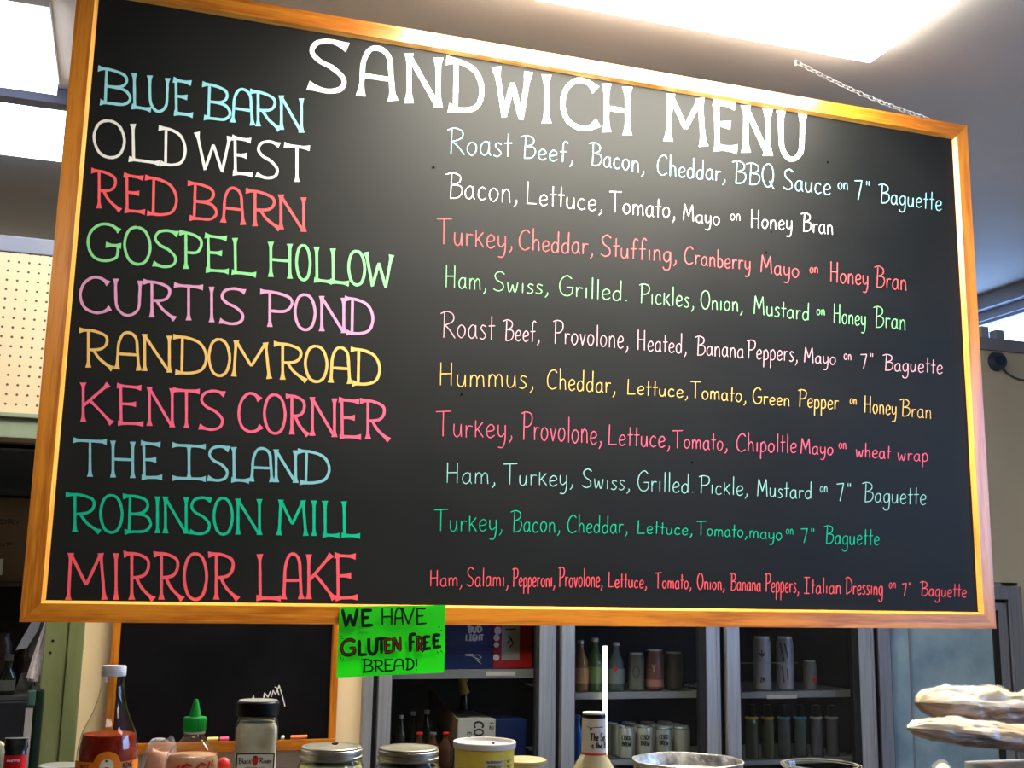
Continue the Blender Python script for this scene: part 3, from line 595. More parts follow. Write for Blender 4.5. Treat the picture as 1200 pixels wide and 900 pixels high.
# shelves: z derived from where each shelf stands (Y = CY+.08)
SHY = CY + .09
shelfmat = mat('shelf_wire_grey', (.25, .27, .27), .45, .3)
sh = []
for (a, c, y, nxt, tagx) in ((455, 630, 790, None, (570, 604, 789)), (668, 826, 815, None, None), (860, 1006, 814, 892, (899, 934, 816))):
    x0, x1 = pxx(a, 800, SHY), pxx(c, 800, SHY); zc = at((a + c) / 2, y, SHY).z
    bm = NB(); hh = .012 if y > 800 else .016
    box(bm, x0 - .02, x1 + .02, SHY, SHY + .006, zc - hh, zc + hh, .001)
    for k in range(9): yy = SHY + .03 + k * .05; box(bm, x0 - .02, x1 + .02, yy, yy + .004, zc + hh - .006, zc + hh - .001)
    for k in range(22): xx = x0 + (x1 - x0) * k / 21; box(bm, xx, xx + .0025, SHY, SHY + .5, zc + hh - .003, zc + hh)
    s_ = obj('shelf', bm, shelfmat, cooler); sh.append((x0, x1, zc + hh))
    if tagx:
        p0 = at(tagx[0], tagx[2] + 3, SHY - .002); p1 = at(tagx[1], tagx[2] - 2, SHY - .002)
        bm = NB(); box(bm, p0.x, p1.x, SHY - .002, SHY, p0.z, p1.z); obj('price_strip', bm, mat('price_strip_white', (.6, .6, .56), .5), s_)
SH_A, SH_B, SH_C = sh
# lower shelves where the cans and bottles below stand
low = []
for (a, c, y) in ((455, 630, 905), (668, 826, 893), (860, 1006, 892)):
    x0, x1 = pxx(a, 800, SHY), pxx(c, 800, SHY); zc = at((a + c) / 2, y, SHY).z
    bm = NB(); box(bm, x0 - .02, x1 + .02, SHY, SHY + .006, zc - .01, zc + .008, .001)
    for k in range(9): yy = SHY + .03 + k * .05; box(bm, x0 - .02, x1 + .02, yy, yy + .004, zc, zc + .007)
    obj('shelf', bm, shelfmat, cooler); low.append((x0, x1, zc + .008))
bm = NB(); y_ = SHY - .004; p = at(880, 777, y_); q = at(932, 777, y_); tube(bm, [Vector((pxx(860, 777, y_), y_, p.z)), Vector((pxx(935, 777, y_), y_, p.z))], .0014, 6); obj('wire_rail', bm, shelfmat, cooler)
bm = NB(); p = at(709, 800, SHY - .02); tube(bm, [Vector((p.x, SHY - .02, -.62)), Vector((p.x, SHY - .02, at(709, 757, SHY - .02).z))], .0085, 12); obj('lamp_tube', bm, M['tube'], cooler, True, 'vertical pale lamp tube inside the second door')

# ---- contents
def lmap(o, ux, uz, yy):  # flat label space in metres -> front face plane
    return lambda x, y, l: Vector((o[0] + x, yy - l, o[1] + y))
def text_flat(parent, txt, x, z, yface, h, wid, sw, m, rot=0, name='lettering'):
    bm = NB(); c, s = math.cos(rot), math.sin(rot)
    mp = lambda u, v, l: Vector((x + c * u - s * v, yface - l - .0002, z + s * u + c * v))
    draw_word(bm, txt, 0, wid, lambda q: 0, h, sw, mp, .0003, 0); return obj(name, bm, m, parent)
def text_round(parent, txt, cx, cy, r, z, h, wid, sw, m, ang0=None, name='lettering'):
    # centred on the side facing the camera
    a0 = math.atan2(CAM.y - cy, CAM.x - cx) if ang0 is None else ang0
    bm = NB(); mp = lambda u, v, l: Vector((cx + math.cos(a0 + (u - wid / 2) / r) * (r + .0004 + l), cy + math.sin(a0 + (u - wid / 2) / r) * (r + .0004 + l), z + v))
    draw_word(bm, txt, 0, wid, lambda q: 0, h, sw, mp, .0002, 0); return obj(name, bm, m, parent)
wht = mat('print_white', (.75, .75, .75), .5); blk = mat('print_black', (.012, .012, .012), .5); redp = mat('print_red', (.6, .02, .015), .4)
def carton(label, px0, px1, Y, z0, h, dep, m, grp=None):
    x0, x1 = pxx(px0, 760, Y), pxx(px1, 760, Y); t = thing('beer_carton', label, 'carton', ((x0 + x1) / 2, Y, z0), grp)
    bm = NB(); box(bm, x0, x1, Y, Y + dep, z0, z0 + h, .003); c = obj('box_body', bm, m, t); return t, x0, x1
blue = noisy(mat('carton_navy', rough=.4), (.006, .018, .09), (.01, .03, .14), 6); zs = SH_A[2] + .001
t, x0, x1 = carton('navy blue beer carton with white lettering on the shelf', 488, 577, SHY + .012, zs, .24, .3, blue)
text_flat(t, 'BUD', pxx(549, 760, SHY), zs + .128, SHY + .012, .021, .052, .0062, wht); text_flat(t, 'LIGHT', pxx(547, 760, SHY), zs + .1, SHY + .012, .021, .066, .0062, wht)
bm = NB(); o_ = (pxx(546, 780, SHY), zs + .03)
for pts in ([(0, .018), (.025, .016), (.045, .006), (.06, .0)], [(.028, .018), (.05, .02), (.062, .008)], [(.04, .004), (.055, -.008), (.06, -.012)], [(0, .021), (.03, .022)]): ribbon(bm, pts, .0028, False, False, lambda x, y, l: Vector((o_[0] + x, SHY + .0115 - l, o_[1] + y)), .0003)
obj('emblem', bm, wht, t)
bm = NB(); xx = pxx(502, 760, SHY); box(bm, xx, xx + .004, SHY + .0105, SHY + .012, zs, zs + .2); obj('carton_edge', bm, mat('pale_blue_edge', (.12, .18, .35), .4), t)
red = mat('carton_red', (.38, .012, .015), .4)
t, x0, x1 = carton('red beer carton with a pictured white can, right of the navy carton', 578, 624, SHY + .012, zs, .24, .3, red)
cw = (pxx(589, 760, SHY), pxx(610, 760, SHY)); bm = NB(); box(bm, cw[0], cw[1], SHY + .0105, SHY + .0118, zs + .03, zs + .2, .0004); obj('printed_can', bm, mat('can_print_cream', (.42, .40, .33), .5), t)
bm = NB()
for pts in ([(.02, .09), (.034, .105), (.044, .09), (.03, .075)], [(.024, .12), (.04, .1)], [(.012, .14), (.054, .14)]): ribbon(bm, pts, .004, False, False, lambda x, y, l: Vector((cw[0] + x, SHY + .0102 - l, zs + y)), .0002)
obj('emblem', bm, blk, t)
bm = NB()
for k, (a, z, ww) in enumerate(((.012, .11, .012), (.016, .135, .014), (.012, .085, .01), (.012, .04, .012))): tube(bm, [Vector((x0 + a, SHY + .0118, zs + z)), Vector((x0 + a, SHY + .0108, zs + z))], ww, 10)
obj('snow_splash', bm, wht, t)
# door A, below the shelf
zl = low[0][2] + .001
t, x0, x1 = carton('white beer carton with black sideways lettering on the lower shelf', 536, 582, SHY + .02, zl, .0, .3, mat('carton_white', (.42, .44, .38), .5)) if False else (None, 0, 0)
def slanted_case():
    Y = SHY + .02; a = at(537, 843, Y); c = at(581, 841, Y); ztop = a.z; t = thing('beer_carton', 'white beer carton with black sideways lettering on the lower cooler shelf', 'carton', ((a.x + c.x) / 2, Y, zl))
    bm = NB(); box(bm, a.x, c.x, Y, Y + .3, zl, ztop, .002); obj('box_body', bm, mat('carton_white', (.45, .47, .42), .5), t)
    for w_, px_, py_, h_, l_, sw_ in (('CORONA', 556, 846, .034, .15, .0062), ('EXTRA', 548, 858, .014, .07, .003), ('12', 574, 846, .014, .03, .0035)):
        q_ = at(px_, py_, Y); text_flat(t, w_, q_.x, q_.z, Y, h_, l_, sw_, blk, -math.pi / 2)
    # open flap leaning back
    bm = NB(); p0 = at(503, 805, Y + .25); p1 = Vector((a.x, Y + .001, ztop)); quad(bm, p1, Vector((a.x, Y + .02, ztop - .12)), Vector((p0.x, Y + .25, p0.z - .1)), p0, .003, (-1, 0, 0)); obj('side_flap', bm, mat('cardboard_brown_flap', (.14, .10, .055), .7), t)
slanted_case()
Yb = SHY + .03; t, x0, x1 = carton('dark blue beer carton right of the white one', 583, 618, Yb, zl, at(600, 843, Yb).z - zl, .3, blue)
def bottle(label, px, Y, z0, ztop, r, glass_m, cap_m, lab_m=None, grp=None, name='bottle', neck=.35):
    x = pxx(px, 850, Y); H = ztop - z0; t = thing(name, label, 'bottle', (x, Y, z0), grp); bm = NB()
    lathe(bm, [(0, 0), (r * .9, 0), (r, .01), (r, H * .52), (r * .95, H * .6), (r * .45, H * .78), (neck * r, H * .86), (neck * r, H * .94)], (x, Y, z0), 18, cap=False); obj('glass', bm, glass_m, t, True)
    bm = NB(); lathe(bm, [(neck * r * 1.15, H * .93), (neck * r * 1.2, H * .94), (neck * r * 1.2, H * .99), (neck * r, H), (0, H)], (x, Y, z0), 14); obj('cap', bm, cap_m, t, True)
    if lab_m: bm = NB(); lathe(bm, [(r + .0006, H * .16), (r + .0006, H * .46)], (x, Y, z0), 18); obj('paper_label', bm, lab_m, t, True)
    return t
gd = mat('dark_bottle_glass', (.02, .03, .02), .12, spec=.7); gb = mat('brown_bottle_glass', (.05, .02, .008), .12, spec=.7)
for k, px in enumerate((492, 508, 523)):
    bottle(('brown beer bottle with red and white cap, leftmost of three', 'brown beer bottle with red and white cap, middle of three', 'brown beer bottle with red and white cap, beside the white carton')[k], px, SHY + .05 + .0 * k, zl, at(px, 858 - (k == 0) * 0, SHY + .05).z, .028, gb, [redp, M['foil'], redp][k], grp='red-capped beer bottles')
t = bottle('bottle with yellow neck foil in the dark behind the white carton', 544, SHY + .41, low[0][2], at(544, 793, SHY + .41).z, .022, gb, mat('yellow_cap', (.75, .42, .02), .4), None)
bm = NB(); tube(bm, [at(541, 795, SHY + .41), at(545, 813, SHY + .41)], [.013, .02], 10); obj('neck_foil', bm, mat('neck_foil_yellow', (.8, .5, .05), .35), t, True)
for k, (px, py) in enumerate(((470, 838), (484, 834), (500, 832), (455, 846))):
    bottle('dark green beer bottle in the left cooler door, ' + ('left of centre in the cluster', 'left part, behind the first', 'tallest in the middle', 'far left by the door stile', 'rightmost of the dark cluster')[k], px, SHY + .13 + .06 * (k % 2), zl, at(px, py, SHY + .13 + .06 * (k % 2)).z, .024, gd, M['foil'], mat('brown_label', (.22, .08, .04), .6) if k < 1 else None, 'dark bottles behind the left door')
# cans
canmats = [mat('can_silver_green', (.34, .37, .33), .35, .4), mat('can_rim', (.6, .62, .58), .3, .8)]
def can(label, px, Y, z0, h, r, bm_, rim, grp=None, txt=None, band=None, cx=None):
    x = pxx(px, 860, Y) if cx is None else cx; t = thing('drink_can', label, 'can', (x, Y, z0), grp)
    bm = NB(); lathe(bm, [(r * .75, 0), (r, h * .04), (r, h * .88), (r * .86, h * .965)], (x, Y, z0), 22); lathe(bm, [(0, h * .02), (r * .75, 0)], (x, Y, z0), 22); obj('can_body', bm, bm_, t, True)
    bm = NB(); lathe(bm, [(r * .86, h * .962), (r * .88, h * .985), (r * .86, h), (r * .8, h), (r * .78, h * .975), (0, h * .97)], (x, Y, z0), 22); obj('can_lid', bm, rim, t, True)
    if txt:
        for i, s in enumerate(txt): text_round(t, s, x, Y, r, z0 + h * (.62 - .2 * i), h * .13, r * 1.1, r * .1, blk)
    if band: bm = NB(); lathe(bm, [(r + .0006, h * band[0]), (r + .0006, h * band[1])], (x, Y, z0), 22); obj('colour_band', bm, band[2], t, True)
    return t
zb = low[1][2] + .001
posn = ['leftmost of the row', 'second of the row from the left', 'third of the row, with blue rim', 'rightmost of the row, plain']
ch_ = at(740, 852, SHY + .04).z - zb
for k, px in enumerate((734, 756, 778, 799)):
    can('pale grey-green can on the middle cooler shelf, ' + posn[k], px, SHY + .045, zb, ch_, .031, canmats[0], canmats[1], 'pale cans in the middle cooler', ['CISCO', 'BREW'] if k < 3 else None, (.9, .94, mat('band_blue', (.05, .2, .35), .4)) if k > 1 else None)
for r_ in (1, 2):
    for k, px in enumerate((734, 756, 778, 799)): can('pale drink can hidden behind the front row in the middle cooler', px, SHY + .045 + .075 * r_, zb, ch_, .031, canmats[0], canmats[1], 'pale cans in the middle cooler back rows', cx=pxx(px, 860, SHY + .045) + .001)
bottle('blue glass bottle at the left of the middle door', 677, SHY + .04, low[1][2], at(677, 838, SHY + .04).z, .026, mat('cobalt_glass', (.01, .07, .3), .12, spec=.7), mat('blue_cap', (.02, .1, .3), .4))
zt = SH_B[2] + .001
flk = [(680, 762, .03, (.20, .11, .05), 'amber bottle with pale orange label on the upper middle shelf'), (697, 760, .034, (.05, .085, .04), 'green bottle left of the lamp tube on the upper middle shelf'), (722, 764, .031, (.10, .13, .13), 'grey bottle with red dot label right of the lamp tube'), (746, 765, .03, (.15, .16, .12), 'silver-grey can with an oval emblem on the upper middle shelf'), (767, 761, .036, (.17, .065, .045), 'dull red patterned can on the upper middle shelf'), (790, 764, .034, (.045, .045, .035), 'dark olive can at the right of the upper middle shelf')]
for k, (px, py, r, c, lab) in enumerate(flk):
    h = at(px, py, SHY + .06).z - zt
    if k < 3: t = bottle(lab, px, SHY + .06, zt, zt + h * 1.25, r, mat('glass_' + str(k), c, .15, spec=.6), M['foil'], mat('lab_' + str(k), [(.38, .2, .1), (.12, .18, .08), (.22, .25, .24)][k], .5))
    else: t = can(lab, px, SHY + .06, zt, h, r, mat('canbody_' + str(k), c, .35), canmats[1])
    if k == 2: bm = NB(); c2 = at(721, 784, SHY + .028); tube(bm, [c2, c2 + Vector((0, -.001, 0))], .009, 12); obj('red_dot', bm, redp, t)
    if k == 3: text_round(t, 'O', pxx(px, 860, SHY + .06), SHY + .06, r, zt + h * .35, h * .3, r * .9, r * .14, mat('emblem_dark', (.05, .06, .04), .5))
    if k == 4: text_round(t, 'Y', pxx(px, 860, SHY + .06), SHY + .06, r, zt + h * .45, h * .2, r * .5, r * .1, mat('emblem_pale', (.5, .4, .3), .5)); bm = NB(); lathe(bm, [(r + .0006, h * .1), (r + .0006, h * .27)], (pxx(px, 860, SHY + .06), SHY + .06, zt), 20); obj('colour_band', bm, mat('band_pink', (.4, .2, .16), .5), t, True)
zt = SH_C[2] + .001; wc = mat('can_white', (.34, .36, .42), .4, .1); hC = at(897, 746, SHY + .05).z - zt
t = can('tall white drink can with a dark leaf on the right cooler door shelf', 895, SHY + .045, zt, hC, .034, wc, canmats[1])
xL = pxx(895, 860, SHY + .045); a0 = math.atan2(CAM.y - SHY - .045, CAM.x - xL); bm = NB()
mp = lambda u, v, l: Vector((xL + math.cos(a0 + u / .034) * (.0345 + l), SHY + .045 + math.sin(a0 + u / .034) * (.0345 + l), zt + v))
for pts in ([(0, hC * .62), (0, hC * .76)], [(0, hC * .65), (-.011, hC * .71)], [(0, hC * .65), (.011, hC * .71)], [(-.012, hC * .66), (.012, hC * .66)]): ribbon(bm, pts, .0045, False, False, mp, .0003)
for pts in ([(-.013, hC * .57), (.013, hC * .57)],): ribbon(bm, pts, .003, False, False, mp, .0003)
obj('leaf_emblem', bm, blk, t)
text_round(t, 'IPA', xL, SHY + .045, .034, zt + hC * .16, hC * .09, .02, .003, blk)
t = can('tall white drink can with dark pattern right of the leaf can', 922, SHY + .05, zt, hC * 1.0, .034, mat('can_lilac', (.30, .31, .38), .35, .2), canmats[1])
xL2 = pxx(922, 860, SHY + .05); bm = NB(); mp = lambda u, v, l: Vector((xL2 + math.cos(a0 + u / .034) * (.0345 + l), SHY + .05 + math.sin(a0 + u / .034) * (.0345 + l), zt + v))
for pts in ([(-.018, hC * .9), (-.004, hC * .55)], [(.0, hC * .88), (.012, hC * .6)], [(-.012, hC * .45), (-.006, hC * .15)], [(.008, hC * .42), (.01, hC * .2)]): ribbon(bm, pts, .006, False, False, mp, .0003)
obj('pattern', bm, mat('pattern_charcoal', (.06, .06, .09), .5), t)
t = can('short grey carton can with a red corner beside the tall cans', 951, SHY + .07, zt, at(951, 774, SHY + .07).z - zt, .026, mat('can_grey_green', (.20, .22, .20), .5), canmats[1]); c2 = at(955, 797, SHY + .04); bm = NB(); tube(bm, [c2, c2 + Vector((0, -.002, 0))], .011, 9); obj('red_patch', bm, redp, t)
zc_ = low[2][2] + .001
capc = [('yellow', (.55, .42, .04)), ('yellow', (.55, .42, .04)), ('turquoise', (.02, .4, .48)), ('turquoise', (.02, .4, .48)), ('white', (.4, .4, .4)), ('white', (.4, .4, .4))]
for k, px in enumerate((881, 900, 919, 938, 957, 975)):
    n_, c = capc[k]; Y = SHY + .05; x = pxx(px, 860, Y); ht = at(px, 840, Y).z - zc_
    t = thing('drink_bottle', 'clear drink bottle with %s rim, %s in the lower right cooler' % (n_, ('leftmost', 'second from left', 'third from left', 'fourth from left', 'fifth from left', 'rightmost')[k]), 'bottle', (x, Y, zc_), 'row of rimmed bottles in the right cooler')
    bm = NB(); r = .026; lathe(bm, [(0, 0), (r, 0), (r, ht * .9), (r * .9, ht * .96)], (x, Y, zc_), 18); obj('bottle_body', bm, mat('dark_drink_%d' % k, ((.05, .06, .035) if k < 2 else (.035, .05, .05) if k < 4 else (.05, .05, .055)), .2, spec=.6), t, True)
    bm = NB(); lathe(bm, [(r * .92, ht * .95), (r * .98, ht * .97), (r * .98, ht * 1.0), (r * .8, ht * 1.01), (0, ht * 1.0)], (x, Y, zc_), 18); obj('cap', bm, mat('cap_%s' % n_, c, .3, .3), t, True)
    bm = NB(); lathe(bm, [(r * .6, ht * 1.01), (r * .55, ht * 1.3), (0, ht * 1.32)], (x, Y, zc_), 14); obj('neck', bm, M['black'], t, True)

# ================================================================ WALL FITTINGS AT THE RIGHT
t = thing('security_camera', 'small dark round camera on the beige wall right of the board', 'camera', at(1168, 425, PW - .02)); c = at(1167, 424, PW)
bm = NB(); tube(bm, [c + Vector((0, 0, 0)), c + Vector((0, -.028, 0))], [.044, .036], 24); obj('housing', bm, mat('dark_blue_plastic', (.02, .035, .07), .35), t, True)
bm = NB(); tube(bm, [c + Vector((0, -.028, 0)), c + Vector((0, -.034, 0))], .022, 20); obj('lens_cover', bm, mat('blue_black_lens', (.01, .03, .08), .1), t, True)
bm = NB(); pts = catmull([(1174, 430), (1180, 437), (1190, 443), (1203, 446), (1230, 448)], False, 6); tube(bm, [at(x, y, PW - .006) for x, y in pts], .0045, 7)
tag(obj('power_cable', bm, mat('cable_dark', (.04, .05, .07), .5), None, True), 'thin dark cable trailing right from the wall camera', 'cable')
p0 = at(1164, 398, PW + .05); p1 = at(1173, 388, PW + .05); bm = NB(); box(bm, p0.x, p1.x, PW + .03, PW + .075, 1.205, p1.z, .003)
tag(obj('small_box', bm, mat('blue_grey_box', (.25, .3, .36), .5), None), 'small grey box standing on the ledge under the high window', 'box')
p0 = at(1147, 398, PW + .05); p1 = at(1155, 384, PW + .05); bm = NB(); box(bm, p0.x, p1.x, PW + .03, PW + .08, 1.205, p1.z, .003)
tag(obj('ledge_block', bm, mat('blue_grey_block', (.3, .35, .38), .5), None), 'grey block on the ledge right against the board frame', 'block')

# ================================================================ BACK ROOM SEEN THROUGH THE OPENING
YS = 1.9
shu = thing('storage_shelf', 'dark metal storage shelf seen through the green doorway', 'shelf', (-.7, YS, ZF))
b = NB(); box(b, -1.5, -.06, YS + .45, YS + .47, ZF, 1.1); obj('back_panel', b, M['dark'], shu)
def zof(py, Y, px=20): return at(px, py, Y).z
for py in (817, 684, 517):
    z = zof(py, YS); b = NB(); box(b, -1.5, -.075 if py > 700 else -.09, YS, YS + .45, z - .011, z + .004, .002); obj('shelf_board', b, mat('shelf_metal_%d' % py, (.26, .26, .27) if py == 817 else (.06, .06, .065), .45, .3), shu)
for x in (-1.48, -.085): b = NB(); box(b, x - .012, x + .012, YS + .42, YS + .445, ZF, 1.1); obj('post', b, mat('shelf_post', (.05, .05, .055), .5), shu)
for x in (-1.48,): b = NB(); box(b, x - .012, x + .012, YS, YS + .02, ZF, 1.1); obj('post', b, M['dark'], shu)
zb2 = zof(684, YS) + .005
t = thing('cardboard_box', 'brown cardboard box with printed lines on the dark back shelf', 'box', (-.4, YS + .1, zb2)); b = NB(); box(b, -.62, at(33, 620, YS + .03).x + .03, YS + .03, YS + .38, zb2, zof(583, YS + .03), .004); obj('box_body', b, noisy(mat('kraft_cardboard', rough=.7), (.11, .08, .05), (.14, .10, .065), 8), t)
text_flat(t, 'KEEP IN A DRY', -.43, zof(614, YS), YS + .03, .016, .26, .003, blk); text_flat(t, 'PLACE', -.36, zof(622, YS), YS + .03, .013, .1, .003, blk); text_flat(t, 'THIS SIDE UP', -.43, zof(640, YS), YS + .03, .012, .24, .0025, blk)
b = NB(); a = at(0, 674, YS + .027); c = at(4, 655, YS + .027); box(b, a.x - .03, c.x, YS + .0265, YS + .0295, a.z, c.z); obj('paper_tag', b, wht, t)
b = NB(); z = zof(580, YS) + .01; box(b, -.7, -.12, YS + .0, YS + .35, zof(583, YS + .03) + .003, zof(525, YS), .01); tag(obj('dark_bin', b, mat('dark_navy_bin', (.012, .018, .03), .4)), 'dark navy bin on top of the cardboard box', 'bin')
# pots & jars region
zs = zof(817, YS) + .005
t = thing('sauce_bottle', 'small dark bottle with pale label on the back shelf', 'bottle', (at(8, 800, YS + .04).x, YS + .04, zs)); x = at(8, 800, YS + .04).x; h = at(8, 772, YS + .04).z - zs
bm = NB(); lathe(bm, [(0, 0), (.027, 0), (.028, .01), (.028, h * .5), (.012, h * .7), (.012, h)], (x, YS + .04, zs), 18); obj('glass', bm, gd, t, True)
bm = NB(); lathe(bm, [(.0286, h * .12), (.0286, h * .42)], (x, YS + .04, zs), 18); obj('paper_label', bm, mat('pale_green_label', (.28, .33, .26), .6), t, True)
bm = NB(); lathe(bm, [(.014, h * .95), (.015, h * 1.12), (0, h * 1.14)], (x, YS + .04, zs), 14); obj('cap', bm, mat('clear_cap', (.2, .2, .22), .3), t, True)
bm = NB(); a = at(25, 789, YS + .05); c = at(17, 817, YS + .05); quad(bm, Vector((a.x, YS + .05, a.z)), Vector((c.x - .004, YS + .05, zs)), Vector((c.x + .03, YS + .18, zs)), Vector((a.x + .05, YS + .18, a.z)), .003, (0, 1, 0)); tag(obj('plastic_sleeve', bm, mat('smoky_plastic', (.14, .12, .12), .25), None), 'thin smoky plastic sleeve leaning beside the dark bottle', 'sleeve')
for k, (px, py, r, c, lab) in enumerate(((0, 742, .045, (.05, .035, .03), 'dark brown pot on the upper back shelf at left edge'), (32, 752, .035, (.09, .06, .055), 'reddish brown jar between the pot and the white blade'), (20, 775, .03, (.13, .12, .13), 'grey glass jar lid on the back shelf'))):
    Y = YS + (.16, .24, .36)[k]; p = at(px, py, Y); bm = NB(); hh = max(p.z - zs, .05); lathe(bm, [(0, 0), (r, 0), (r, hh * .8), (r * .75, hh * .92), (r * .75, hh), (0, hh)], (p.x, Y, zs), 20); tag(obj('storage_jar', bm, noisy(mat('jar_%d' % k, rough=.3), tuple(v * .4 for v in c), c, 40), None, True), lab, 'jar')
# white paper blade + whitish mop/duster hanging, dark green pole
Yd = 1.52
t = thing('folded_placard', 'pale grey folded plastic sheet poking out behind the board corner', 'sheet', at(45, 750, Yd)); bm = NB()
pp = [at(x, y, Yd) for x, y in ((41, 722), (50, 722), (45, 738), (36, 752), (32, 759), (18, 762), (26, 748))]; f = bm.faces.new([bm.verts.new(p) for p in pp]); r_ = bmesh.ops.extrude_face_region(bm, geom=[f])
for v in r_['geom']:
    if isinstance(v, bmesh.types.BMVert): v.co.y += .004
obj('sheet', bm, mat('pale_grey_plastic', (.68, .69, .74), .4), t)
pp = [at(x, y, Yd + .01) for x, y in ((50, 728), (56, 728), (46, 756), (38, 776), (33, 768), (36, 752))]; bm = NB(); f = bm.faces.new([bm.verts.new(p) for p in pp]); r_ = bmesh.ops.extrude_face_region(bm, geom=[f])
for v in r_['geom']:
    if isinstance(v, bmesh.types.BMVert): v.co.y += .003
obj('side_fold', bm, mat('mid_grey_plastic', (.16, .16, .17), .5), t)
t = thing('rag_mop', 'off-white string mop head hanging beside the green doorframe', 'mop', at(50, 770, 1.46)); Ym = 1.42
for k in range(15):
    u = k / 14; a = (54.5 + u * 2.5, 727); e = (33 + u * 15.5, 795 + 4 * math.sin(k * 2.1)); bm = NB(); pts = []
    for s in range(9):
        v = s / 8; bul = math.sin(v * math.pi) * (2 - 4 * (1 - u)); x_ = a[0] + (e[0] - a[0]) * v ** 1.1 + bul * .7; pts.append(at(x_, a[1] + (e[1] - a[1]) * v, Ym - .02 + .012 * math.sin(k * 1.7)))
    tube(bm, pts, [.004 + .0025 * (s / 8) for s in range(9)], 6); obj('mop_strand', bm, M.setdefault('mopw', noisy(mat('mop_cotton', rough=.9), (.68, .58, .55), (.85, .78, .75), 60)), t, True)
bm = NB(); tube(bm, [at(46, 797, Ym - .01), at(46, 806, Ym - .01)], .012, 10); obj('ferrule', bm, M['chrome'], t, True)
p0 = at(47, 806, Ym - .01); bm = NB(); xa, xb = at(41, 815, Ym).x, at(53, 815, Ym).x
t = thing('trolley_post', 'dark green post with rounded head in front of the doorframe', 'post', (p0.x, Ym, ZF)); box(bm, xa + .004, xb, Ym - .06, Ym - .035, ZF, p0.z, .008); obj('post', bm, mat('dark_green_enamel', (.006, .016, .012), .3), t)
bm = NB(); box(bm, xa - .018, xa + .006, Ym - .062, Ym - .03, at(42, 828, Ym - .05).z, p0.z - .004, .006); obj('bracket', bm, mat('teal_bracket', (.04, .09, .075), .3), t)
bm = NB(); box(bm, xa - .02, xa + .001, Ym - .058, Ym - .035, ZF, at(42, 829, Ym - .05).z, .001); obj('side_rail', bm, mat('pale_rail', (.42, .40, .40), .4, .3), t)
b = NB(); box(b, -.55, at(36, 830, YS - .1).x, YS - .06, YS - .01, zof(900, YS - .1) - .2, zof(823, YS - .05), .004); tag(obj('slate_grey_panel', b, mat('grey_panel', (.045, .055, .07), .5)), 'dark blue-grey appliance panel below the back shelf', 'panel')

# ================================================================ COUNTER AND THE FOREGROUND ITEMS
ZT = -.36
cnt = thing('deli_case', 'white topped deli case carrying the jars, just below view', 'counter', (.9, -1.15, ZF)); b = NB(); box(b, -.3, 2.3, -1.45, -.75, ZT - .03, ZT, .004); obj('top', b, mat('brown_laminate_top', (.10, .075, .05), .5), cnt)
b = NB(); box(b, -.28, 2.28, -1.42, -.78, ZF, ZT - .03); obj('body', b, M['alu'], cnt)
def px_size(P_): return (RM[2].dot(P_ - CAM)) / F
# --- chili sauce bottle
Y = -1.15; c = at(134, 780, Y); s = px_size(c); cx, cy = c.x, Y
t = thing('chili_sauce_bottle', 'tall glass bottle of red chili sauce with white cap and orange label', 'bottle', (cx, cy, ZT))
zp = lambda py: at(134, py, Y).z
prof = [(13, 792), (13.2, 796), (12.3, 799), (13, 806), (14.5, 815), (19, 832), (25, 846), (30, 858), (32.5, 870), (33.5, 880), (33.5, 898)]
pr = [(r * s, zp(y)) for r, y in prof]; zbt = pr[-1][1]; rb = pr[-1][0]
full = [(0, ZT + .003), (rb * .9, ZT + .003), (rb, ZT + .012)] + list(reversed(pr))
bm = NB(); lathe(bm, full, (cx, cy, 0), 40); obj('glass', bm, M['thin_glass'], t, True)
ins = [(0, ZT + .006), (rb * .88, ZT + .006), (rb - .002, ZT + .014)] + [(r - .002, z) for r, z in reversed(pr) if z < zp(861)] + [(31 * s - .002, zp(859.5)), (0, zp(859.5))]
bm = NB(); lathe(bm, ins, (cx, cy, 0), 40); obj('sauce', bm, noisy(mat('chili_sauce', rough=.12, spec=.6), (.22, .012, .004), (.34, .025, .008), 90, lo=.45, hi=.7), t, True)
bm = NB(); lathe(bm, [(13.6 * s, zp(792)), (14 * s, zp(791)), (14 * s, zp(782)), (13.2 * s, zp(780)), (0, zp(780))], (cx, cy, 0), 32); obj('cap', bm, mat('white_plastic_cap', (.62, .60, .64), .4), t, True)
a0 = math.atan2(CAM.y - cy, CAM.x - cx); org = mat('orange_label', (.85, .22, .015), .45)
bm = NB(); n = 48; rr = rb + .0008; rows = [[], []]
for k in range(n + 1):
    th = -1.5 + 3.0 * k / n; arch = max(0, 1 - (th / .42) ** 2) ** .5 * .0115 if abs(th) < .42 else 0
    rows[0].append(bm.verts.new((cx + math.cos(a0 + th) * rr, cy + math.sin(a0 + th) * rr, ZT + .02))); rows[1].append(bm.verts.new((cx + math.cos(a0 + th) * rr, cy + math.sin(a0 + th) * rr, zp(888.5) + arch)))
for k in range(n): bm.faces.new((rows[0][k], rows[0][k + 1], rows[1][k + 1], rows[1][k]))
lab = obj('paper_label', bm, org, t, True)
def disc_on(parent, cx, cy, r, th0, z, rad, m, lift, name, sq=1.0):
    a0 = math.atan2(CAM.y - cy, CAM.x - cx) + th0; bm = NB(); ce = None; vs = []
    for k in range(20):
        a = 2 * math.pi * k / 20; th = math.cos(a) * rad / r; vs.append(bm.verts.new((cx + math.cos(a0 + th) * (r + lift), cy + math.sin(a0 + th) * (r + lift), z + math.sin(a) * rad * sq)))
    bm.faces.new(vs); return obj(name, bm, m, parent)
ze = zp(893); disc_on(lab, cx, cy, rr, 0, ze, .0075, mat('medallion_cream', (.75, .68, .45), .5), .0008, 'medallion', 1.1)
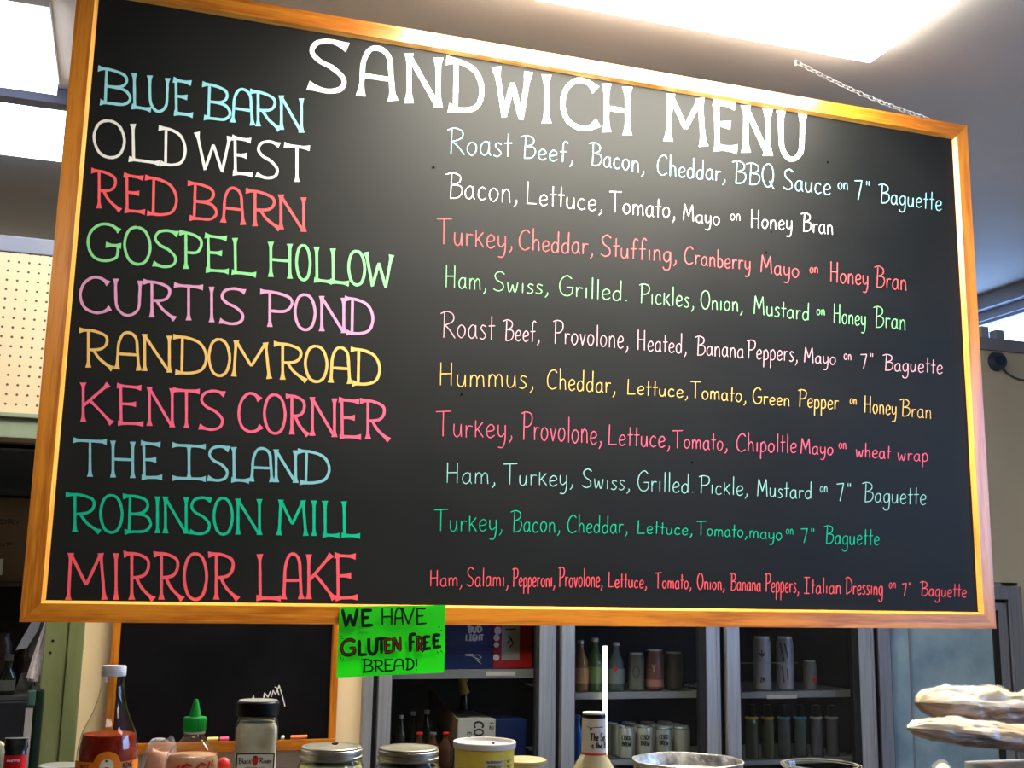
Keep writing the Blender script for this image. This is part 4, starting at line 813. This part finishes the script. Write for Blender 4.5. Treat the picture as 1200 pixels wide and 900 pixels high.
disc_on(lab, cx, cy, rr, 0, ze - .003, .0035, redp, .0016, 'medallion_mark', .8); disc_on(lab, cx, cy, rr, -.02, ze + .006, .0012, blk, .0016, 'medallion_mark')
text_round(lab, 'BEST', cx, cy, rr, zp(897.5), .005, .013, .0011, mat('brown_print', (.3, .06, .01), .5), a0 - .75); text_round(lab, 'KING', cx, cy, rr, zp(895.5), .0055, .013, .0016, blk, a0 + .72)
# --- squeeze bottle with green nozzle cap
Y = -1.12; c = at(230, 820, Y); s = px_size(c); cx, cy = c.x, Y; zp = lambda py: at(230, py, Y).z
t = thing('squeeze_bottle', 'clear squeeze bottle with bright green nozzle cap', 'bottle', (cx, cy, ZT))
bm = NB(); lathe(bm, [(11.5 * s, zp(857)), (13 * s, zp(856)), (13 * s, zp(841)), (12.3 * s, zp(840)), (7 * s, zp(839.5)), (5.6 * s, zp(834)), (3.4 * s, zp(824)), (2.6 * s, zp(821)), (1.6 * s, zp(819.3)), (0, zp(819))], (cx, cy, 0), 28)
for k in range(24):
    a = 2 * math.pi * k / 24; x_, y_ = cx + math.cos(a) * 13 * s, cy + math.sin(a) * 13 * s; tube(bm, [(x_, y_, zp(856)), (x_, y_, zp(842))], .0005, 4)
obj('nozzle_cap', bm, mat('green_plastic', (.0, .30, .03), .3), t, True)
bp_ = [(0, ZT + .002), (29 * s, ZT + .002), (30 * s, ZT + .01), (30 * s, zp(888)), (28 * s, zp(882)), (22 * s, zp(875)), (14 * s, zp(866)), (11 * s, zp(861)), (10.5 * s, zp(857))]
bm = NB(); lathe(bm, bp_, (cx, cy, 0), 32); obj('bottle_body', bm, M['thin_glass'], t, True)
bm = NB(); lathe(bm, [(0, ZT + .004), (28.5 * s, ZT + .004), (28.5 * s, zp(889)), (26 * s, zp(884)), (0, zp(883))], (cx, cy, 0), 32); obj('dressing', bm, noisy(mat('pinkish_sauce', rough=.3), (.6, .22, .12), (.8, .5, .36), 50), t, True)
bm = NB(); rr = 30.4 * s; a0 = math.atan2(CAM.y - cy, CAM.x - cx)
mp = lambda u, v, l: Vector((cx + math.cos(a0 + u / rr) * (rr + l), cy + math.sin(a0 + u / rr) * (rr + l), zp(895) + v))
for pts in ([(-.012, .0), (-.006, .004), (.0, .002)], [(.004, -.002), (.01, .005), (.016, .002)], [(.018, -.003), (.021, .006)], [(.024, .0), (.025, .007)], [(-.02, -.002), (-.014, .002)]): ribbon(bm, pts, .0025, False, False, mp, .0005)
obj('red_print', bm, redp, t)
bm = NB(); lathe(bm, [(12.5 * s, zp(859)), (12.6 * s, zp(857)), (11 * s, zp(856.5))], (cx, cy, 0), 24); obj('neck_ring', bm, mat('clear_ring', (.5, .5, .45), .2), t, True)
# --- food in clear wrap between the two bottles
Y = -1.02; c = at(187, 888, Y); s = px_size(c)
t = thing('wrapped_muffin', 'orange-brown pastry in crinkled clear wrap between two bottles', 'food', (c.x, Y, ZT)); R0 = 27 * s
def blob(rx, ry, rz, cz, cx_, cy_, amp, fr_, seed, sub=4, sq_=1):
    bm = NB(); bmesh.ops.create_icosphere(bm, subdivisions=sub, radius=1)
    for v in bm.verts:
        d = v.co.copy()
        if sq_ != 1: d = Vector([math.copysign(abs(q) ** sq_, q) for q in d]) * (1 / max(1, Vector([abs(q) ** sq_ for q in d]).length * .9))
        k = 1 + amp * noise.fractal(d * fr_ + Vector((seed, seed * 2, 0)), 1, 2, 4); v.co = Vector((cx_ + d.x * rx * k, cy_ + d.y * ry * k, cz + d.z * rz * k))
    return bm
zt_ = at(187, 867, Y).z; hz = (zt_ - ZT) / 2
obj('pastry', blob(R0 * .93, R0 * .93, hz * .93, ZT + hz * .95, c.x, Y, .05, 2, 3, 4, .5), noisy(mat('pastry_brown', rough=.55), (.42, .13, .05), (.62, .3, .16), 25), t, True)
obj('plastic_wrap', blob(R0, R0, hz, ZT + hz, c.x, Y, .07, 3.5, 9, 4, .5), M['film'], t, True)
# red dot item behind
c = at(262, 896, -1.0); bm = blob(.009, .009, .009, c.z, c.x, -1.0, 0, 1, 1, 3); t = thing('relish_jar', 'small jar with round red lid knob between squeeze bottle and spice jar', 'jar', (c.x, -1.0, ZT)); obj('knob', bm, redp, t, True)
bm = NB(); lathe(bm, [(0, 0), (.024, 0), (.024, c.z - ZT - .012), (.012, c.z - ZT - .006), (0, c.z - ZT - .005)], (c.x, -1.0, ZT), 24); obj('glass', bm, mat('jar_cream', (.5, .42, .26), .3), t, True)
# --- square spice jar
Y = -1.14; c = at(303, 820, Y); s = px_size(c); cx, cy = c.x, Y; zp = lambda py: at(303, py, Y).z
t = thing('spice_jar', 'square clear spice jar with black lid and framed white label', 'jar', (cx, cy, ZT))
bm = NB(); lathe(bm, [(24 * s, zp(838)), (24.3 * s, zp(837)), (24.3 * s, zp(822.5)), (23 * s, zp(821)), (0, zp(821))], (cx, cy, 0), 36); obj('lid', bm, M['black'], t, True)
bm = NB(); lathe(bm, [(22.4 * s, zp(820.9) + .0002), (22.4 * s, zp(820.9) + .0006), (0, zp(820.9) + .0006)], (cx, cy, 0), 30); obj('lid_disc', bm, mat('dusty_lid_top', (.25, .25, .23), .6), t, True)  # flat disc, lighter grey than the black lid
jp = [(0, ZT + .002), (23 * s, ZT + .002), (24.5 * s, ZT + .01), (24.5 * s, zp(851)), (23.5 * s, zp(845)), (22 * s, zp(842)), (22 * s, zp(838))]
def sq(prof, n=48, k=6): bm = NB(); lathe(bm, prof, (0, 0, 0), n, squash=k); [setattr(v, 'co', Matrix.Rotation(math.atan2(CAM.y - cy, CAM.x - cx), 3, 'Z') @ v.co + Vector((cx, cy, 0))) for v in bm.verts]; return bm
obj('glass', sq(jp), M['thin_glass'], t, True)
obj('spice', sq([(0, ZT + .005), (22.5 * s, ZT + .005), (23 * s, ZT + .012), (23 * s, zp(853)), (20 * s, zp(846)), (0, zp(845))]), noisy(mat('grey_brown_spice', rough=.7), (.42, .35, .23), (.7, .62, .48), 22, lo=.4, hi=.6), t, True)
a0 = math.atan2(CAM.y - cy, CAM.x - cx); fx = Vector((math.cos(a0), math.sin(a0), 0)); rx = Vector((-math.sin(a0), math.cos(a0), 0)); fc = Vector((cx, cy, 0)) + fx * (24.5 * s + .0008)
def plate(bm, u0, u1, z0, z1, l, th=.0003):
    a = [fc + rx * u + fx * l + Vector((0, 0, z)) for u, z in ((u0, z0), (u1, z0), (u1, z1), (u0, z1))]; quad(bm, *a, th, fx); return bm
obj_l = obj('label_border', plate(NB(), -21.5 * s, 21.5 * s, ZT + .03, zp(879), 0), blk, t); obj('paper_label', plate(NB(), -20 * s, 20 * s, ZT + .033, zp(880.5), .0004), mat('label_ivory', (.62, .58, .46), .6), t)
fm = lambda u, v, l: fc + rx * u + fx * (.0009 + l) + Vector((0, 0, v)); bm = NB(); draw_word(bm, 'Black', -18.5 * s, -4.5 * s, lambda q: zp(890.5), 6 * s, .8 * s, fm, .0002); draw_word(bm, 'River', 5 * s, 18 * s, lambda q: zp(890.5), 6 * s, .8 * s, fm, .0002); draw_word(bm, 'PRODUCE', -11 * s, 11 * s, lambda q: zp(897), 2 * s, .4 * s, fm, .0002); obj('lettering', bm, blk, t)
bm = NB(); vs = [bm.verts.new(fm(math.cos(a) * 3.7 * s * (1 if math.sin(a) > 0 else .85), zp(887.5) + math.sin(a) * 5.4 * s, .0004)) for a in [2 * math.pi * k / 18 for k in range(18)]]; bm.faces.new(vs); obj('berry_emblem', bm, redp, t)
bm = NB()
for a_ in (-.9, 0, .9): ribbon(bm, [(0, zp(883.5)), (math.sin(a_) * 3 * s, zp(883.5) + math.cos(a_) * 2 * s)], .9 * s, False, False, fm, .0006)
obj('berry_leaf', bm, blk, t)
# --- mason jars
def mason(label, px, py, Y, wpx, crumb, cont):
    c = at(px, py, Y); s = px_size(c); cx, cy = c.x, Y; zp = lambda q: at(px, q, Y).z; r = wpx / 2 * s; zt = zp(py)
    t = thing('mason_jar', label, 'jar', (cx, cy, ZT)); h = s
    bm = NB(); lathe(bm, [(r * .985, zt - 14 * h), (r * 1.0, zt - 13 * h), (r * 1.0, zt - 11 * h), (r * .955, zt - 10 * h), (r * .955, zt - 7.5 * h), (r * .99, zt - 6.5 * h), (r * .985, zt - 3.5 * h), (r * .95, zt - 2.5 * h), (r * .955, zt - .8 * h), (r * .93, zt - .1 * h), (r * .86, zt - .3 * h)], (cx, cy, 0), 48); obj('screw_band', bm, M['steel'], t, True)
    bm = NB(); lathe(bm, [(r * .87, zt - .6 * h), (r * .8, zt - .5 * h), (0, zt - .35 * h)], (cx, cy, 0), 40); obj('lid', bm, noisy(mat('tarnished_lid', rough=.5, metal=.7), (.17, .155, .11), (.30, .28, .22), 25), t, True)
    g = [(0, ZT + .002), (r * .98, ZT + .002), (r * 1.06, ZT + .012), (r * 1.06, zt - 26 * h), (r * 1.02, zt - 20 * h), (r * .94, zt - 15 * h), (r * .93, zt - 12 * h)]
    bm = NB(); lathe(bm, g, (cx, cy, 0), 40); obj('glass', bm, M['thin_glass'], t, True)
    bm = NB(); lathe(bm, [(0, ZT + .006), (r * .95, ZT + .006), (r * 1.01, ZT + .014), (r * 1.01, zt - 26 * h), (r * .95, zt - 20 * h), (0, zt - 18 * h)], (cx, cy, 0), 36); obj('contents', bm, noisy(mat('jar_contents', rough=.6), *cont, 40), t, True)
    if crumb: cr = blob(.0045, .003, .0018, zt + .0012, cx + 6 * s, cy + .012, .3, 2, 5, 2); tag(obj('crumb', cr, mat('brown_crumb', (.05, .02, .01), .7)), 'dark brown crumb lying on the left mason jar lid', 'crumb')
mason('mason jar with dull tin screw lid, the left one of two', 388.5, 874, -1.12, 73, True, ((.55, .47, .2), (.75, .66, .36)))
mason('mason jar with dull tin screw lid, next to the yellow tub', 479, 875.5, -1.12, 72, False, ((.18, .17, .13), (.3, .28, .22)))
# --- yellow tub
Y = -1.12; c = at(568, 868, Y); s = px_size(c); cx, cy = c.x, Y; zt = c.z
t = thing('yellow_tub', 'translucent yellow plastic tub with white rim and printed label', 'tub', (cx, cy, ZT))
bm = NB(); lathe(bm, [(35 * s, zt - 7.5 * s), (36.5 * s, zt - 7 * s), (37 * s, zt - 1 * s), (36.2 * s, zt), (34 * s, zt - .3 * s), (33.3 * s, zt - 3 * s), (32 * s, zt - 4.2 * s), (0, zt - 4.4 * s)], (cx, cy, 0), 48); obj('lid', bm, mat('white_tub_lid', (.62, .58, .54), .4), t, True)
bm = NB(); lathe(bm, [(0, ZT + .001), (30 * s, ZT + .001), (31 * s, ZT + .006), (34.8 * s, zt - 11 * s), (35.4 * s, zt - 7.2 * s)], (cx, cy, 0), 48); obj('tub_body', bm, noisy(mat('yellow_relish', rough=.35), (.62, .47, .04), (.78, .62, .1), 25), t, True)
a0 = math.atan2(CAM.y - cy, CAM.x - cx); lr = 35 * s
def curved(u0, u1, z0, z1, r_, m, nm, par, slope=-.0):
    bm = NB(); k = 10; rows = [[], []]
    for i in range(k + 1):
        th = (u0 + (u1 - u0) * i / k) / r_
        for q, z in ((0, z0), (1, z1)): rows[q].append(bm.verts.new((cx + math.cos(a0 + th) * (r_), cy + math.sin(a0 + th) * (r_), z)))
    for i in range(k): bm.faces.new((rows[0][i], rows[0][i + 1], rows[1][i + 1], rows[1][i]))
    return obj(nm, bm, m, par, True)
lb = curved(0, 25 * s, zt - 50 * s, zt - 17 * s, lr + .0003, mat('label_cream_print', (.62, .52, .34), .6), 'paper_label', t); lb2 = curved(27 * s, 40 * s, zt - 50 * s, zt - 17 * s, lr + .0003, mat('label_yellow_print', (.72, .58, .06), .6), 'side_label', t)
for k, (w_, txt) in enumerate(((22, 'INGREDIENTS:'), (17, 'PEPPERS, SALT'), (20, 'WATER, VINEGAR'))): text_round(lb, txt, cx, cy, lr + .0005, zt - (20.5 + 5 * k) * s, 2.2 * s, w_ * s, .55 * s, blk, a0 + 12.5 * s / lr)
for k in range(3): text_round(lb2, ('NET', 'HOT', 'FAT')[k], cx, cy, lr + .0005, zt - (21 + 5.5 * k) * s, 3 * s, 9 * s, .8 * s, blk, a0 + 33 * s / lr)
cr = blob(.0022, .0015, .0012, zt + .001, cx + 1 * s, cy - 30 * s, .3, 2, 5, 2); tag(obj('crumb', cr, M['black']), 'tiny dark speck on the yellow tub rim', 'crumb')
# --- tan lid behind tub
Y = -.98; c = at(614, 889, Y); s = px_size(c)
t = thing('tan_lidded_tub', 'low tub with a dull tan lid behind the yellow tub', 'tub', (c.x, Y, ZT)); bm = NB(); lathe(bm, [(25 * s, c.z - 5 * s), (26.5 * s, c.z - 4 * s), (26.5 * s, c.z - 1 * s), (25 * s, c.z), (0, c.z)], (c.x, Y, 0), 36); obj('lid', bm, mat('tan_lid', (.34, .29, .13), .5), t, True)
bm = NB(); lathe(bm, [(0, ZT + .001), (20 * s, ZT + .001), (24.5 * s, c.z - 5 * s)], (c.x, Y, 0), 30); obj('tub_body', bm, mat('tan_body', (.4, .36, .22), .4), t, True)
# --- dressing bottle
Y = -1.13; c = at(696, 835, Y); s = px_size(c); cx, cy = c.x, Y; zp = lambda py: at(696, py, Y).z
t = thing('dressing_bottle', 'creamy dressing bottle with white paper neck label and red ring', 'bottle', (cx, cy, ZT))
bm = NB(); lathe(bm, [(13.3 * s, zp(836.5)), (13.6 * s, zp(836)), (13.2 * s, zp(834.5)), (0, zp(834.3))], (cx, cy, 0), 32); obj('cap', bm, mat('cap_white', (.7, .68, .66), .4), t, True)
bm = NB(); lathe(bm, [(13.7 * s, zp(841)), (13.75 * s, zp(839.5)), (13.5 * s, zp(836.6))], (cx, cy, 0), 32); obj('black_band', bm, M['black'], t, True)
bm = NB(); lathe(bm, [(14.3 * s, zp(881)), (13.7 * s, zp(840.5))], (cx, cy, 0), 32); nl = obj('neck_label', bm, mat('neck_label_white', (.66, .60, .56), .5), t, True)
bm = NB(); lathe(bm, [(14.8 * s, zp(883.5)), (14.9 * s, zp(882.5)), (14.4 * s, zp(881))], (cx, cy, 0), 32); obj('red_ring', bm, redp, t, True)
text_round(nl, 'The Sec', cx, cy, 14.1 * s, zp(866), 8 * s, 20 * s, 1.3 * s, blk, a0 + .35); text_round(nl, 'is the B', cx, cy, 14.3 * s, zp(875), 7 * s, 20 * s, 1.3 * s, blk, a0 + .35)
a0 = math.atan2(CAM.y - cy, CAM.x - cx); bm = NB(); rr = 13.9 * s; mp = lambda u, v, l: Vector((cx + math.cos(a0 + u / rr) * (rr + .0004 + l), cy + math.sin(a0 + u / rr) * (rr + .0004 + l), zp(853) + v))
ribbon(bm, [(-9 * s, 3 * s), (-4 * s, 1.5 * s), (2 * s, 2.2 * s), (12 * s, 2.4 * s)], .5 * s, False, False, mp, .0002); ribbon(bm, [(-5 * s, 0), (-2 * s, .8 * s)], 1.8 * s, False, False, mp, .0002); obj('fish_emblem', bm, blk, nl)
bm = NB(); lathe(bm, [(0, ZT + .002), (32 * s, ZT + .002), (33 * s, ZT + .01), (33 * s, zp(925)), (30 * s, zp(912)), (24 * s, zp(900)), (18.5 * s, zp(890)), (14.6 * s, zp(883.6))], (cx, cy, 0), 36); obj('glass', bm, noisy(mat('creamy_dressing', rough=.12, spec=.7), (.5, .40, .2), (.66, .56, .33), 18, (1, 1, .3)), t, True)
# --- foil pan, clear bowl
Y = -1.05; c = at(806, 889, Y); s = px_size(c); bm = NB(); R = 63 * s; n = 90; prof = [(.99, -14), (1.0, -2.5), (1.02, -1.2), (1.03, 0), (1.0, .6), (.965, -1.5), (.93, -14)]
for k, (r, z) in enumerate(prof):
    for i in range(n):
        a = 2 * math.pi * i / n; rip = (1 + (.012 * math.cos(a * 45) if k in (0, 6, 1) else .003 * math.sin(a * 23))); bm.verts.new((c.x + math.cos(a) * R * r * rip, Y + math.sin(a) * R * r * rip, c.z + z * s - 1.5 * s + .4 * s * math.sin(a * 5 + 1)))
bm.verts.ensure_lookup_table()
for k in range(len(prof) - 1):
    for i in range(n): bm.faces.new((bm.verts[k * n + i], bm.verts[k * n + (i + 1) % n], bm.verts[(k + 1) * n + (i + 1) % n], bm.verts[(k + 1) * n + i]))
t = thing('foil_pan', 'round crimped foil pan at the bottom edge under the coolers', 'pan', (c.x, Y, c.z - 20 * s)); obj('pan', bm, M['foil'], t, True)
bm = NB(); lathe(bm, [(0, c.z - 15 * s), (R * .93, c.z - 15 * s)], (c.x, Y, 0), 40); obj('pan_base', bm, M['foil'], t); 
bm = NB(); lathe(bm, [(0, ZT), (R * .5, ZT), (R * .5, c.z - 16 * s), (0, c.z - 16 * s)], (c.x, Y, 0), 30); tag(obj('cake_stand', bm, M['white'], None, True), 'white round stand under the foil pan', 'stand')
Y = -1.0; c = at(962, 896, Y); s = px_size(c); t = thing('clear_bowl', 'clear plastic bowl rim at the bottom edge right of the foil pan', 'bowl', (c.x, Y, ZT)); R = 46 * s
bm = NB(); lathe(bm, [(0, ZT + .001), (R * .6, ZT + .001), (R * .9, c.z - 10 * s), (R * .98, c.z)], (c.x, Y, 0), 48); obj('bowl_body', bm, M['thin_glass'], t, True)
bm = NB()
for r, z in ((1.0, 0), (.985, -2.2), (.93, .7)): tube(bm, [(c.x + math.cos(2 * math.pi * k / 48) * R * r, Y + math.sin(2 * math.pi * k / 48) * R * r, c.z + z * s) for k in range(48)], .45 * s, 6, closed=True)
obj('rim', bm, mat('clear_rim', (.6, .6, .55), .15, .3), t, True)
# dark lid bottom left
Y = -1.0; c = at(70, 896, Y); s = px_size(c); t = thing('dark_tin', 'dark tin with grey lid left of the chili sauce bottle', 'tin', (c.x, Y, ZT)); bm = NB(); lathe(bm, [(23 * s, c.z - 3 * s), (23 * s, c.z - .5 * s), (22 * s, c.z), (0, c.z)], (c.x, Y, 0), 36); obj('lid', bm, mat('grey_tin_lid', (.34, .35, .3), .4, .5), t, True)
bm = NB(); lathe(bm, [(0, ZT + .001), (22.5 * s, ZT + .001), (22.5 * s, c.z - 3 * s)], (c.x, Y, 0), 30); obj('tin_body', bm, M['black'], t, True)
# coffee bag bottom left
Y = -.85; c = at(20, 864, Y); s = px_size(c); e = at(20, 900, Y); t = thing('coffee_bag', 'red and black foil snack bag standing at the bottom left corner', 'bag', (c.x, Y, ZT))
def bag(z0, z1, m, nm, par, wav=0):
    bm = NB(); rows = []
    for j in range(7):
        v = j / 6; z = z0 + (z1 - z0) * v; ring = []
        for i in range(24):
            a = 2 * math.pi * i / 24; w = 12.5 * s * (1 - .06 * math.sin(v * 9)); dd = 9 * s * (1 - .75 * max(0, (z - (c.z - 25 * s)) / (25 * s)) ** 1.3) if z > c.z - 25 * s else 9 * s
            x_ = math.cos(a) * w; y_ = math.sin(a) * max(dd, .0015) * (1 + .12 * noise.noise((x_ * 90, z * 90, 1)))
            ring.append(bm.verts.new((c.x + x_, Y + y_, z + (wav * math.sin(x_ / s * .28) * s if j in (0, 6) and (j == 0) == (wav > 0) else 0))))
        rows.append(ring)
    for a, b_ in zip(rows, rows[1:]):
        for i in range(24): bm.faces.new((a[i], a[(i + 1) % 24], b_[(i + 1) % 24], b_[i]))
    return obj(nm, bm, m, par, True)
bag(ZT, c.z - 19.5 * s, mat('foil_bag_red', (.55, .008, .012), .25), 'bag_front', t); bag(c.z - 19.5 * s, c.z - 1.2 * s, mat('foil_bag_black', (.006, .006, .007), .2), 'bag_top', t); bag(c.z - 1.2 * s, c.z, mat('bag_seal_white', (.5, .5, .52), .3), 'seal', t)
text_flat(t, 'metro', c.x - 8 * s, c.z - 26 * s, Y - 9.6 * s, 3.5 * s, 14 * s, .8 * s, wht)
bm = blob(.014, .01, .03, at(0, 885, -.8).z - .01, at(-3, 880, -.8).x, -.8, .1, 2, 4, 3); tag(obj('pale_jar', bm, mat('pale_olive', (.26, .25, .16), .4), None, True), 'pale olive rounded jar cut by the left edge', 'jar')

# ================================================================ WRAPPED BAGUETTES
def loaf(label, A, B, ry, seed, wpts):
    # axis A->B, slightly flattened, floury top over a darker crusty underside, crinkled film around
    t = thing('wrapped_baguette', label, 'sandwich', (A + B) / 2, 'wrapped baguette sandwiches'); ax = (B - A); Ln = ax.length; d = ax.normalized(); up = Vector((0, 0, 1)); sd = d.cross(up).normalized()
    def shell(lo, hi, grow, m, nm, amp, nseg=70, nr=28):
        bm = NB(); rows = []
        for i in range(nseg + 1):
            v = i / nseg; e = (1 - abs(2 * v - 1) ** (wpts * 1.4)) ** .5 if 0 < v < 1 else 0; row = []
            for k in range(nr + 1):
                a = lo + (hi - lo) * k / nr; h = ry * (1.0 if math.sin(a) > 0 else .8)
                nn = noise.fractal(Vector((v * 7 + seed, math.cos(a) * 2, math.sin(a) * 2 + seed)), 1, 2, 5)
                rr = e * (1 + amp * nn + grow); row.append(bm.verts.new(A + d * (Ln * v - (grow * .02 if v == 0 else 0)) + sd * math.cos(a) * ry * 1.25 * rr + up * math.sin(a) * h * rr))
            rows.append(row)
        for a_, b_ in zip(rows, rows[1:]):
            for k in range(nr): bm.faces.new((a_[k], a_[k + 1], b_[k + 1], b_[k]))
        return obj(nm, bm, m, t, True)
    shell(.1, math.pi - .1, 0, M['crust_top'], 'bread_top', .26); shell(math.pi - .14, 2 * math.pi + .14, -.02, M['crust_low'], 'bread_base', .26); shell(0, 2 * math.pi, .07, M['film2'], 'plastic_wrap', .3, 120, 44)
    return t
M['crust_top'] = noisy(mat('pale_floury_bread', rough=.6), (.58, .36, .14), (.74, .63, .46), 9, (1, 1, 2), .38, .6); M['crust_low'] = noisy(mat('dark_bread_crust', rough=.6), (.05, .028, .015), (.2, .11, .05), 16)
M['film2'] = film('crinkled_sandwich_wrap', .14, (.95, .95, 1), .2)
Yl = -.95
A = at(1076, 823, Yl + .045); B = at(1295, 837, Yl + .045)
loaf('cling-wrapped baguette sandwich, the upper of two stacked at right', A, B, .031, 2.0, 5)
A = at(1064, 853, Yl - .02); B = at(1295, 876, Yl - .02); loaf('cling-wrapped baguette sandwich, the lower of two stacked at right', A, B, .0225, 5.0, 3)
# rest: black stand carrying them + small round roll in wrap at the bottom
zst = at(1230, 893, Yl).z
t = thing('sandwich_tray', 'black tray stand with clear lip under the stacked baguettes', 'tray', (1.78, Yl, ZT)); x0_ = at(1168, 890, Yl).x; b = NB(); box(b, x0_, x0_ + .5, Yl - .08, Yl + .08, zst - .02, zst - .006, .002); obj('tray', b, mat('clear_tray_lip', (.42, .44, .46), .2), t)
b = NB(); box(b, x0_, x0_ + .02, Yl - .06, Yl + .06, ZT, zst - .02, .002); box(b, x0_ + .4, x0_ + .42, Yl - .06, Yl + .06, ZT, zst - .02, .002); obj('stand', b, M['black'], t)
Yr = -1.02; c = at(1105, 891, Yr); s = px_size(c); t = thing('wrapped_roll', 'round bread roll in cling wrap below the stacked baguettes', 'sandwich', (c.x, Yr, ZT)); hz = (c.z - ZT) / 2
obj('roll', blob(22 * s, 22 * s, hz * .95, ZT + hz, c.x, Yr, .05, 2, 1), M['crust_top'], t, True); obj('plastic_wrap', blob(24 * s, 24 * s, hz, ZT + hz, c.x, Yr, .1, 4, 6), M['film'], t, True)
